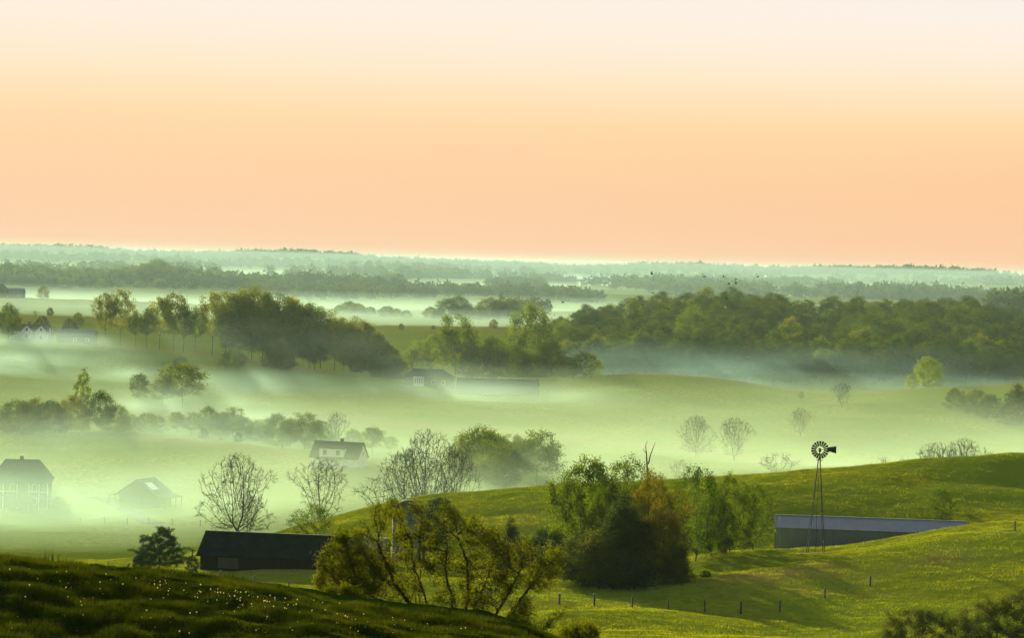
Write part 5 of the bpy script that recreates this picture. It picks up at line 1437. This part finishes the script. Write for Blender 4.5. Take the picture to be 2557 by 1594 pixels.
# ------------------------------------------------------------------ air: even haze, extra haze boxes and mist lying in the valleys
def box_obj(name, x0, x1, y0, y1, z0, z1, mat):
    return MB().box(x0, x1, y0, y1, z0, z1).build(name, mat)
HAZE_COL = (0.34, 0.48, 0.42)
MIST_COL = (0.62, 0.86, 0.57)
COOL_MIST = (0.53, 0.80, 0.68)
SHADED_MIST = (0.28, 0.46, 0.42)  # teal darkened to stand in for the wood's shade on the mist
FAR_MIST = (0.50, 0.72, 0.60)
haze = box_obj('haze', -3600, 3600, -120, 10200, CZ - 110, CZ + 11, volume_mat('haze_air', HAZE_COL, 0.000035, 0.0))
tag(haze, 'thin even dawn haze filling the air over the hills', 'haze', kind='stuff')
def mist_layer(label, y0, y1, top, dens, w=None, col=MIST_COL):
    """a level sheet of mist or added haze; valley sheets stay below the hill crests"""
    w = w or y1 * 0.35
    o = box_obj('mist', -w, w, y0, y1, CZ - 100, CZ + top, volume_mat('mist_air', col, dens, 0.2))
    return tag(o, label, 'mist', 'morning mist in the valleys', 'stuff')
def bank_mat(col, dens, seed):
    """soft mist: thins towards the rim and is torn into wisps"""
    m, t, out = new_mat('mist_bank')
    L = t.links.new
    v = t.nodes.new('ShaderNodeVolumePrincipled')
    v.inputs['Color'].default_value = (*col, 1)
    v.inputs['Density Attribute'].default_value = ''
    v.inputs['Anisotropy'].default_value = 0.15
    tcn = t.nodes.new('ShaderNodeTexCoord')
    ln = t.nodes.new('ShaderNodeVectorMath'); ln.operation = 'LENGTH'
    L(tcn.outputs['Object'], ln.inputs[0])
    fall = t.nodes.new('ShaderNodeMapRange'); fall.interpolation_type = 'SMOOTHERSTEP'
    fall.inputs['From Min'].default_value = 0.98; fall.inputs['From Max'].default_value = 0.15
    fall.inputs['To Min'].default_value = 0.0; fall.inputs['To Max'].default_value = dens
    L(ln.outputs['Value'], fall.inputs['Value'])
    geo = t.nodes.new('ShaderNodeNewGeometry')
    mp = t.nodes.new('ShaderNodeMapping')
    mp.inputs['Scale'].default_value = (0.022, 0.016, 0.10)
    mp.inputs['Location'].default_value = (seed * 3.7, seed * 1.3, 0)
    L(geo.outputs['Position'], mp.inputs[0])
    no = t.nodes.new('ShaderNodeTexNoise')
    no.inputs['Scale'].default_value = 1.0; no.inputs['Detail'].default_value = 3.0
    L(mp.outputs[0], no.inputs['Vector'])
    nr_ = t.nodes.new('ShaderNodeMapRange')
    nr_.inputs['From Min'].default_value = 0.35; nr_.inputs['From Max'].default_value = 0.68
    nr_.inputs['To Min'].default_value = 0.15; nr_.inputs['To Max'].default_value = 1.5
    L(no.outputs['Fac'], nr_.inputs['Value'])
    mu = t.nodes.new('ShaderNodeMath'); mu.operation = 'MULTIPLY'
    L(fall.outputs[0], mu.inputs[0]); L(nr_.outputs[0], mu.inputs[1])
    L(mu.outputs[0], v.inputs['Density'])
    L(v.outputs[0], out.inputs['Volume'])
    return m
_ball = MB()
for k in range(13):
    f = math.pi * (k / 12)
    for j in range(24):
        t_ = 2 * math.pi * j / 24
        rr = max(math.sin(f), 1e-3)
        _ball.v.append((rr * math.cos(t_), rr * math.sin(t_), math.cos(f)))
for k in range(12):
    for j in range(24):
        _ball.f.append((k * 24 + j, (k + 1) * 24 + j, (k + 1) * 24 + (j + 1) % 24, k * 24 + (j + 1) % 24))
_ball.f.append(tuple(range(24))); _ball.f.append(tuple(reversed(range(288, 312))))
_bank_n = [0]
def mist_bank(label, px, Y, rx, ry, top, dens, col=None, rz=0.0):
    _bank_n[0] += 1
    o = _ball.build('mist', bank_mat(col or MIST_COL, dens, _bank_n[0]))
    o.location = at(px, Y)
    o.scale = (rx, ry, top)
    o.rotation_euler = (0, 0, rz)
    return tag(o, label, 'mist', 'morning mist in the valleys', 'stuff')
mist_layer('high thin veil over the farm valley', 505, 1078, -38.0, 0.00045)
mist_layer('upper valley mist over the farm fields', 503, 1076, -42.5, 0.00042)
mist_layer('middle valley mist over the farm fields', 500, 1073, -47.0, 0.0006)
mist_layer('low valley mist lying on the farm fields', 498, 1071, -51.0, 0.0011)
mist_layer('mist between the dark wood and the far groves', 1560, 2030, -31.0, 0.0005, col=FAR_MIST)
mist_layer('low mist between the dark wood and the far groves', 1562, 2028, -35.0, 0.0008, col=FAR_MIST)
mist_layer('mist below the wooded far ridge', 2060, 2760, -31.0, 0.0003, col=FAR_MIST)
mist_layer('low mist below the wooded far ridge', 2062, 2758, -36.0, 0.0006, col=FAR_MIST)
mist_layer('mist behind the lone hilltop grove', 3320, 4760, -28.0, 0.00026, col=FAR_MIST)
mist_layer('low mist behind the lone hilltop grove', 3322, 4758, -33.0, 0.0006, col=FAR_MIST)
mist_layer('mist before the last ridge', 4850, 7700, -23.0, 0.00014, col=FAR_MIST)
mist_layer('low mist before the last ridge', 4852, 7698, -29.0, 0.00032, col=FAR_MIST)
mist_layer('extra haze added over the far hills', 1600, 8350, 8.0, 0.00009, col=(0.25, 0.39, 0.40))  # second haze box, added so far hills fade without lifting near darks
mist_layer('thin extra haze added over the middle hills', 560, 1590, 2.0, 0.00002, col=MIST_COL)  # another haze box, added to lighten the mid-distance trees
mist_bank('thick pale wisp of mist drifting below the white farmhouse', 30, 985, 75, 55, 16, 0.0095, COOL_MIST)
mist_bank('long flat bank of mist below the left hill wood', 560, 985, 100, 48, 9, 0.0085, COOL_MIST)
mist_bank('thin veil of mist before the left hill wood', 640, 1020, 130, 62, 28, 0.0018, FAR_MIST)
mist_bank('mist coloured as shaded, pooled along the foot of the dark wood', 2150, 1160, 170, 75, 26, 0.0038, SHADED_MIST)
mist_bank('mist coloured as shaded at the left foot of the dark wood', 1660, 1160, 105, 75, 24, 0.0038, SHADED_MIST)
mist_bank('mist drifting before the saltbox house', 840, 605, 65, 52, 18, 0.0070)
mist_bank('mist drifting behind the bare tree cluster', 1180, 690, 80, 55, 15, 0.0030)
mist_bank('thin mist round the misty farm buildings', 1200, 985, 85, 48, 12, 0.0060, FAR_MIST)
mist_bank('low mist about the big misty house', 90, 588, 66, 50, 17, 0.0095, COOL_MIST)
mist_bank('mist lying in the misty hedge line', 560, 715, 80, 60, 14, 0.0040, COOL_MIST)
mist_bank('mist over the right valley floor behind the grassy crest', 1900, 700, 95, 65, 11, 0.0020)
mist_bank('mist hiding the ghostly trees in the upper left field', 420, 850, 60, 32, 15, 0.0080, COOL_MIST)
mist_bank('thin mist before the white farmhouse', 90, 1062, 52, 28, 13, 0.0100, FAR_MIST)
